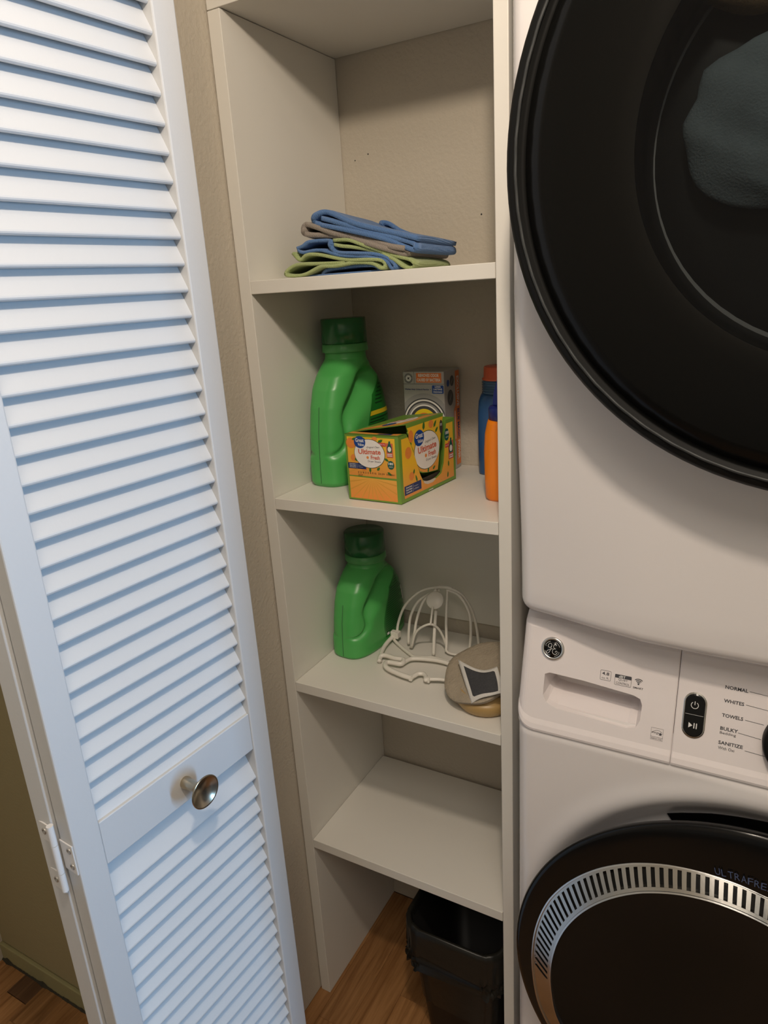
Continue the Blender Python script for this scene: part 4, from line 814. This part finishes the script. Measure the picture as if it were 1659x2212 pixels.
# laundry behind the glass, added to stand in for a reflection
def reflection_cloth(name, pts, r, col, label, seed, sc):
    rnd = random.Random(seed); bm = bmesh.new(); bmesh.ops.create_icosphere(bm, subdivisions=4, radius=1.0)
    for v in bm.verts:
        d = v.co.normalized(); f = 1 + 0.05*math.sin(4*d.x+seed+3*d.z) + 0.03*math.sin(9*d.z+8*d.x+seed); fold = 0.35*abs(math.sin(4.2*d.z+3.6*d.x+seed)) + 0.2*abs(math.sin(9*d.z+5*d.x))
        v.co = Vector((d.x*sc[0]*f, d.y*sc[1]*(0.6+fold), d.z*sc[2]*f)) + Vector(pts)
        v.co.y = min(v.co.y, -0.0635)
    m = mat(name+'_fabric', col, 0.9, bump=0.5, bscale=500, var=0.3, vscale=25); o = bm_put(name, bm, m, None, True); return tag(o, label, 'reflection_cloth')
reflection_cloth('reflection_bundle', (0.678, -0.083, 1.424), 0.1, (0.34, 0.40, 0.43), 'crumpled grey blue cloth added in place of a reflection in the dryer door glass', 2, (0.098, 0.020, 0.072))
cuff = None
reflection_cloth('brown_reflection_cloth', (0.640, -0.083, 1.533), 0.1, (0.32, 0.20, 0.10), 'brown cloth at the top, added in place of a reflection in the dryer door glass', 5, (0.050, 0.016, 0.026))

# ------------------------------------------------------------------ washer
ws = thing('washer', 'white front loading washer with a black round door, under the dryer', 'washer', (0.735, 0.2, 0))
bm = bmesh.new(); bm_box(bm, (0.420, -0.015, 0.012), (1.048, 0.56, 0.752), 0.004, 2); bm_box(bm, (0.420, 0.050, 0.752), (1.048, 0.56, 0.904), 0.008, 2); bm_put('cabinet', bm, APPL, ws)
wC = Vector((0.7174, -0.1, 0.4514))
NX, NZ_ = 110, 120; vs = []; fs = []
for i in range(NX+1):
    x = 0.4165 + (1.052-0.4165)*i/NX
    for j in range(NZ_+1):
        z = 0.014 + (0.7900-0.014)*j/NZ_
        e = min(x-0.4165, 1.052-x); rr = 0.020; cur = 0.0 if e >= rr else rr - math.sqrt(max(0, rr*rr-(rr-e)**2))
        r = math.hypot(x-wC.x, z-0.4514); bowl = 0.026*smooth((0.278-r)/0.046) - 0.0030*math.exp(-((r-0.284)/0.013)**2)
        y = -0.0465 + bowl + cur
        if z > 0.7570: y = -0.0465 + cur*0.6 + (z-0.757)*0.305 + 0.0040
        vs.append((x, min(y, -0.010), z))
for i in range(NX):
    for j in range(NZ_): a = i*(NZ_+1)+j; fs.append((a, a+NZ_+1, a+NZ_+2, a+1))
sheet('front_sheet', vs, fs, APPL, ws, True)
# console: sloped face
CB = [(-0.0510, 0.7575), (-0.0510, 0.7600), (-0.0470, 0.7590), (-0.0080, 0.8870), (0.0000, 0.8980), (0.0100, 0.9030), (0.060, 0.9030), (0.060, 0.7575)]
CB = [(-0.0462, 0.7580), (-0.0072, 0.8850), (0.0000, 0.8975), (0.0105, 0.9030), (0.060, 0.9030), (0.060, 0.7580)]
def console(name, x0, x1, round_left):
    cz = [(-0.0478, 0.7570), (-0.0482, 0.7600), (-0.0460, 0.7660), (-0.0424, 0.7720)]
    t_ = (-0.0424, 0.7720); e_ = (-0.0080, 0.8850); R_ = 0.013; RC = 0.026
    for q in range(1, 12): cz.append((t_[0]+(e_[0]-t_[0])*q/11, t_[1]+(e_[1]-t_[1])*q/11))
    cz += [(-0.0020, 0.8945), (0.0045, 0.9005), (0.0130, 0.9030)]
    xs = [x0 + v for v in (0, 0.0004, 0.0012, 0.0025, 0.0045, 0.007, 0.010, 0.013, 0.017, 0.021, 0.026)] + [x0+0.06, (x0+x1)/2, x1-0.0012, x1] if round_left else [x0, x0+0.0012, (x0+x1)/2, x1-0.0012, x1]
    L_ = []
    for x in xs:
        e = x-x0; inset = 0.0; zl = 0.757
        if round_left:
            if e < R_: inset = R_ - math.sqrt(max(0, R_*R_-(R_-e)**2))
            if e < RC: zl = 0.757 + RC - math.sqrt(max(0, RC*RC-(RC-e)**2))
        elif e < 0.001: inset = 0.0012
        if x > x1-0.0005: inset = 0.0012
        pr = []
        for y, z in cz:
            zz = zl + (z-0.757)*(0.903-zl)/(0.903-0.757)
            yy = y + (zz-z)*0.305
            pr.append((x, yy + inset*0.957, zz - (inset*0.3 if z > 0.89 else 0)))
        L_.append(pr + [(x, 0.060, pr[-1][2]), (x, 0.060, pr[0][2])])
    n = len(L_[0]); vs = [p for l in L_ for p in l]; fs = []
    for i in range(len(L_)-1):
        for k in range(n): fs.append((i*n+k, i*n+(k+1) % n, (i+1)*n+(k+1) % n, (i+1)*n+k))
    fs += [tuple(range(n))[::-1], tuple((len(L_)-1)*n+k for k in range(n))]
    return mesh(name, vs, fs, PLAS, ws)
dwr = console('detergent_drawer', 0.4165, 0.6079, True)
CF = Frame((0.0, -0.0470, 0.7570), (1, 0, 0), (0, 0.2915, 0.9566))
def cuv(u, v, h): return CF.p(u, v, h)
ctr = [(0.4500, 0.0755), (0.4560, 0.0785), (0.5000, 0.0770), (0.5600, 0.0720), (0.5680, 0.0690), (0.5708, 0.0620), (0.5700, 0.0430), (0.5660, 0.0335), (0.5560, 0.0300), (0.4680, 0.0345), (0.4550, 0.0395), (0.4500, 0.0480)]
cc = (0.5105, 0.0560); n = len(ctr); vs = []; fs = []
def sc_(k, dv, kv): return [(cc[0]+(u-cc[0])*k, cc[1]+(v-cc[1])*kv+dv) for u, v in ctr]
for (pts, h) in ((sc_(1.02, 0, 1.03), 0.006), (sc_(1.0, 0, 1.0), 0.0), (sc_(0.985, 0.002, 0.93), -0.008), (sc_(0.955, 0.010, 0.62), -0.030), (sc_(0.93, 0.013, 0.44), -0.046)): vs += [cuv(u, v, h) for u, v in pts]
for i in range(4):
    for k in range(n): fs.append((i*n+k, i*n+(k+1) % n, (i+1)*n+(k+1) % n, (i+1)*n+k))
fs += [tuple(range(n))[::-1], tuple(4*n+k for k in range(n))]
cut2 = mesh('cutter', vs, fs, PLAS); boolean(dwr, [cut2]); bpy.data.objects.remove(cut)
ctl = console('control_panel', 0.6085, 1.052, False)
def ct(body, u, v, h, wd, m=INK, p=None, **k): text('lettering', body, CF, u, v, h, m, p or ctl, wd, 1.6, **k)
# badge
bd = lathe('badge', [(0.0, 0.0022), (0.0105, 0.0022), (0.0112, 0.0016), (0.0118, 0.0024), (0.0140, 0.0026), (0.0150, 0.0012), (0.0152, -0.001)], CF.p(0.4574, 0.1101), CF.N, CHROME, ws, 48); tag(bd, 'round chrome badge with a monogram')
lathe('badge_disc', [(0.0, 0.0026), (0.0112, 0.0026), (0.0113, 0.0015)], CF.p(0.4574, 0.1101), CF.N, BLACKG, bd, 40)
BF = Frame(CF.p(0.4574, 0.1101, 0.0028), CF.U, CF.V)
def script(pts, r=0.00030, name='monogram_stroke'): tube(name, [BF.p(a*0.0122, b*0.0122, 0.0002) for a, b in pts], r, INKL, bd, 6, 5)
script([(-0.08, 0.42), (-0.22, 0.55), (-0.42, 0.44), (-0.46, 0.22), (-0.30, 0.10), (-0.14, 0.22), (-0.08, 0.42), (-0.14, 0.10), (-0.22, -0.22), (-0.40, -0.50), (-0.58, -0.48), (-0.54, -0.30), (-0.30, -0.12), (0.02, 0.02)])
script([(0.42, 0.40), (0.34, 0.52), (0.16, 0.44), (0.10, 0.24), (0.20, 0.08), (0.34, 0.04), (0.14, 0.00), (0.02, -0.22), (0.10, -0.46), (0.34, -0.54), (0.52, -0.36), (0.48, -0.16), (0.34, -0.22), (0.34, -0.36)])
for a0 in (20, 110, 200, 290): script([(0.80*math.cos(math.radians(a0+t)), 0.80*math.sin(math.radians(a0+t))) for t in (0, 15, 30, 45)] + [(0.70*math.cos(math.radians(a0+54)), 0.70*math.sin(math.radians(a0+54)))], 0.00022)
# drawer marks
dp = dwr
def frame_mark(u0, v0, u1, v1): band('mark_outline', CF, rrect(u0, v0, u1, v1, 0.0012, 4), 0.00035, 1.5, INK, dp)
frame_mark(0.5188, 0.0832, 0.5317, 0.0955); ct('4.8', 0.5252, 0.0896, 0.0040, 0.0085, INK, dp, align='C', bold=0.015); ct('cu. ft.', 0.5252, 0.0850, 0.0024, 0.0085, INK, dp, align='C')
frame_mark(0.5364, 0.0806, 0.5560, 0.0938); flat('mark_bar', CF, [rect(0.5366, 0.0895, 0.5558, 0.0937)], 1.5, INK, dp); ct('dBT', 0.5450, 0.0900, 0.0030, 0.0080, INKL, dp, align='C', bold=0.02); ct('QUIET', 0.5462, 0.0860, 0.0028, 0.0110, INK, dp, align='C'); ct('CONTROL', 0.5462, 0.0819, 0.0028, 0.0160, INK, dp, align='C')
wf = []
for r in (0.0028, 0.0047, 0.0066):
    A_ = [math.radians(50+80*i/10) for i in range(11)]; wf.append([(0.5643+(r+0.0005)*math.cos(a), 0.0862+(r+0.0005)*math.sin(a)) for a in A_] + [(0.5643+(r-0.0005)*math.cos(a), 0.0862+(r-0.0005)*math.sin(a)) for a in A_[::-1]])
flat('wireless_mark', CF, wf + [ell(0.5643, 0.0868, 0.0011, 0.0011, 14)], 1.5, INK, dp); ct('SMART', 0.5643, 0.0806, 0.0023, 0.0118, INK, dp, align='C', bold=0.015)
band('mark_outline', CF, rect(0.5838, 0.0242, 0.5975, 0.0388), 0.0003, 1.5, INK, dp); flat('mark_bar', CF, [rect(0.5838, 0.0278, 0.5975, 0.0281)], 1.5, INK, dp); ct('ENERGY STAR', 0.5906, 0.0251, 0.0016, 0.0118, INK, dp, align='C')
tube('mark_arc', [CF.p(0.5848 + 0.0115*t, 0.0310+0.0055*math.sin(PI*(0.1+0.7*t)), 0.0003) for t in (0, .2, .4, .6, .8, 1)], 0.00016, INK, dp, 4, 4); ct('energy', 0.5846, 0.0312, 0.0028, 0.0085, INK, dp, shear=0.4)
flat('star_mark', CF, [[(0.5945+(0.0024 if i % 2 == 0 else 0.0011)*math.sin(i*PI/5), 0.0322+(0.0024 if i % 2 == 0 else 0.0011)*math.cos(i*PI/5)) for i in range(10)]], 1.5, INK, dp)
# buttons
def capsule(u, v, a, b, rot=0.0, n=14):
    P_ = []
    for i in range(n+1): t = PI*i/n; P_.append((a*math.cos(t), b + a*math.sin(t)))
    for i in range(n+1): t = PI + PI*i/n; P_.append((a*math.cos(t), -b + a*math.sin(t)))
    return [(u+x, v+y) for x, y in P_]
def raised(name, poly, h, m, p, fr=CF, k=0.94):
    n = len(poly); cu = sum(q[0] for q in poly)/n; cv = sum(q[1] for q in poly)/n; pin = [(cu+(a-cu)*k, cv+(b-cv)*k) for a, b in poly]
    vs = [fr.p(a, b, -0.0005) for a, b in poly] + [fr.p(a, b, h*0.7) for a, b in poly] + [fr.p(a, b, h) for a, b in pin]; fs = []
    for i in range(2):
        for q in range(n): fs.append((i*n+q, i*n+(q+1) % n, (i+1)*n+(q+1) % n, (i+1)*n+q))
    fs.append(tuple(2*n+q for q in range(n))); return mesh(name, vs, fs, m, p)
bt = raised('button_ring', capsule(0.6288, 0.0640, 0.0124, 0.0148), 0.0016, SILV, ctl)
bk = raised('power_and_start_buttons', capsule(0.6288, 0.0640, 0.0108, 0.0146), 0.0026, BLACKG, ctl)
BT = Frame(CF.p(0, 0, 0.0027), CF.U, CF.V)
flat('button_divider', BT, [rect(0.6190, 0.0648, 0.6386, 0.0651)], 1, INKL, bk)
A_ = [math.radians(125+290*i/20) for i in range(21)]; flat('power_mark', BT, [[(0.6284+0.0042*math.cos(a), 0.0762+0.0042*math.sin(a)) for a in A_] + [(0.6284+0.0035*math.cos(a), 0.0762+0.0035*math.sin(a)) for a in A_[::-1]], rect(0.6280, 0.0765, 0.6288, 0.0808)], 1, INKL, bk)
flat('play_mark', BT, [[(0.6238, 0.0490), (0.6280, 0.0522), (0.6238, 0.0554)], rect(0.6292, 0.0490, 0.6303, 0.0554), rect(0.6318, 0.0490, 0.6329, 0.0554)], 1, INKL, bk)
for s_, u, v, wd, h in (('NORMAL', 0.6578, 0.1020, 0.0235, 0.0041), ('WHITES', 0.6578, 0.0862, 0.0208, 0.0041), ('TOWELS', 0.6574, 0.0692, 0.0218, 0.0041), ('BULKY', 0.6571, 0.0538, 0.0183, 0.0041), ('SANITIZE', 0.6567, 0.0372, 0.0252, 0.0041)): ct(s_, u, v, h, wd, INK, bold=0.022)
ct('Bedding', 0.6572, 0.0484, 0.0038, 0.0166, INK); ct('With Oxi', 0.6569, 0.0314, 0.0034, 0.0168, INK)
for u0, v0, u1, v1 in ((0.6825, 0.1036, 0.7100, 0.1020), (0.6804, 0.0878, 0.7035, 0.0862), (0.6811, 0.0704, 0.7000, 0.0694), (0.6756, 0.0543, 0.6990, 0.0524), (0.6841, 0.0357, 0.7050, 0.0345)):
    flat('pointer_line', CF, [[(u0, v0), (u1, v1), (u1, v1+0.0005), (u0, v0+0.0005)]], 1.5, INK, ctl)
dl = lathe('dial', [(0.0355, -0.001), (0.0352, 0.012), (0.0335, 0.018), (0.0320, 0.0188), (0.0, 0.0192)], CF.p(0.7352, 0.0545), CF.N, BLACKS, ctl, 64); tag(dl, 'black rotary dial')
# washer door
tag(lathe('door_bezel', [(0.190, 0.0), (0.228, 0.012), (0.252, 0.029), (0.270, 0.043), (0.281, 0.0525), (0.2850, 0.0580), (0.2860, 0.0625), (0.2848, 0.0660), (0.2800, 0.0680), (0.2690, 0.0690), (0.2640, 0.0695), (0.200, 0.0715), (0.170, 0.0690)], (0.7178, -0.0240, 0.4400), (0, -1, 0), BLACKG, ws, 144), 'glossy black door bezel')
RO = [(88.9, .2006), (104.4, .2135), (117.4, .2255), (126.6, .2330), (137.0, .2402), (149.9, .2477), (160.5, .2531), (171.2, .2565), (181.4, .2602), (192.6, .2655), (202.6, .2725), (212, .2775)]
RI = [(88.1, .1804), (102.7, .1924), (114.5, .2007), (127.0, .2080), (139.1, .2135), (152.1, .2190), (163.6, .2236), (174.4, .2274), (183.3, .2310), (193.5, .2350), (205.1, .2420), (212, .2450)]
def circ_pol(th, ox, oz, R_):
    c, s_ = math.cos(th), math.sin(th); d = c*ox + s_*oz; return d + math.sqrt(max(0, d*d - ox*ox - oz*oz + R_*R_))
def ring_r(deg):
    th = math.radians(deg); ro, ri = circ_pol(th, -0.0290, -0.0270, 0.2360), circ_pol(th, -0.0265, -0.0184, 0.2059)
    if 89 <= deg <= 212:
        e = smooth((212-deg)/14); return lerp(RO, deg)*e + ro*(1-e), lerp(RI, deg)*e + ri*(1-e)
    if deg < 89: e = smooth((89-deg)/40); return 0.2006*(1-e) + ro*e, 0.1804*(1-e) + ri*e
    return ro, ri
def rp(deg, f, y):   # f: 0 inner edge .. 1 outer edge
    ro, ri = ring_r(deg % 360 if deg % 360 >= 0 else deg); r = ri + (ro-ri)*f; th = math.radians(deg); y = y + 0.007 - 0.018*(1-f); return (wC.x + r*math.cos(th), y, wC.z + r*math.sin(th))
YR = -0.1000
def ringstrip(name, f0, f1, y, h, m, d0=-90, d1=270, n=180, parent=ws):
    vs = []; fs = []; cl = abs(d1-d0) == 360; N_ = n if cl else n+1
    for i in range(N_):
        d = d0 + (d1-d0)*i/n
        vs += [rp(d, f0, y+h), rp(d, f0, y), rp(d, f1, y), rp(d, f1, y+h)]
    for i in range(n):
        a, b = 4*i, 4*((i+1) % N_)
        for q in range(3): fs.append((a+q, b+q, b+q+1, a+q+1))
    return mesh(name, vs, fs, m, parent)
tag(ringstrip('vent_ring_outer_rail', 0.86, 1.0, YR-0.0005, 0.008, SILV), 'silver ring around the door window')
ringstrip('vent_ring_inner_rail', 0.0, 0.15, YR-0.0005, 0.010, SILV); ringstrip('vent_ring_lip', 0.975, 1.03, YR-0.0022, 0.010, CHROME); ringstrip('vent_ring_lip', -0.035, 0.025, YR-0.0018, 0.012, CHROME)
ringstrip('vent_ring_backing', 0.10, 0.90, YR+0.0045, 0.003, BLACKS)
ringstrip('vent_ring_plain_band', 0.14, 0.88, YR-0.0003, 0.004, SILV, 189, 351, 80)
d = 189.0
def vrib(a0, a1):
    vs = []
    for y in (YR-0.0003, YR+0.0042):
        for f in (0.14, 0.5, 0.87):
            sk = 1.8*(0.87-f)/0.73*smooth((a0-85)/50)*1.0 if a0 < 200 else 0
            vs += [rp(a0+sk, f, y), rp(a1+sk, f, y)]
    fs = [(0, 1, 3, 2), (2, 3, 5, 4), (6, 8, 9, 7), (8, 10, 11, 9), (0, 2, 8, 6), (2, 4, 10, 8), (1, 7, 9, 3), (3, 9, 11, 5), (0, 6, 7, 1), (4, 5, 11, 10)]
    mesh('vent_rib', vs, fs, SILV, ws)
while d > -9:
    vrib(d-1.35, d); d -= 2.55
wg = []; fs = []; n = 120
for i in range(n): wg.append(rp(360*i/n-90, -0.02, YR+0.004))
for k, (s_, yy) in enumerate(((0.85, -0.004), (0.6, 0.0), (0.3, 0.002))):
    for i in range(n):
        p = Vector(wg[i]); c_ = Vector((wC.x-0.02, p.y, wC.z-0.03)); q = c_ + (p-c_)*s_; wg.append((q.x, YR+0.004+yy, q.z))
for k in range(3):
    for i in range(n): fs.append((k*n+i, k*n+(i+1) % n, (k+1)*n+(i+1) % n, (k+1)*n+i))
fs.append(tuple(3*n+i for i in range(n)))
mesh('door_window', wg, fs, mat('dark_door_glass', (0.006, 0.0055, 0.005), 0.2, spec=0.2), ws, True)
# pocket handle above the door and the printed name on the bezel
pk = [(0.6074, 0.667), (0.6218, 0.6725), (0.6567, 0.6841), (0.685, 0.690), (0.7156, 0.6945), (0.76, 0.695), (0.80, 0.689), (0.83, 0.679), (0.83, 0.645), (0.80, 0.655), (0.76, 0.662), (0.718, 0.6650), (0.6757, 0.6610), (0.6497, 0.657), (0.6267, 0.651), (0.6176, 0.6501)]
WF = Frame((0, 0, 0), (1, 0, 0), (0, 0, 1))
def wsurf(x, z):
    r = math.hypot(x-wC.x, z-0.4514); return -0.0465 + 0.026*smooth((0.278-r)/0.046) - 0.0030*math.exp(-((r-0.284)/0.013)**2)
hv = [(x, wsurf(x, z)-0.0012, z) for x, z in pk]; n = len(hv)
mesh('door_pocket', hv + [(x, y+0.02, z) for x, y, z in hv], [tuple(range(n))] + [(i, (i+1) % n, n+(i+1) % n, n+i) for i in range(n)], BLACKG, ws)
name_ = 'ULTRAFRESH'; tot = 0.1150
for i, chh in enumerate(name_):
    a = math.radians(103.0 - 1.72*i); r = 0.2165 - 0.0009*i
    TFm = Frame((wC.x + r*math.cos(a), -0.0962, wC.z + r*math.sin(a)), (math.sin(a), 0, -math.cos(a)), (math.cos(a), 0, math.sin(a)))
    text('lettering', chh, TFm, 0, 0, 0.0092, BLUEINK, ws, 0.0054 if chh not in 'L' else 0.0044, 1, 0, 'L')
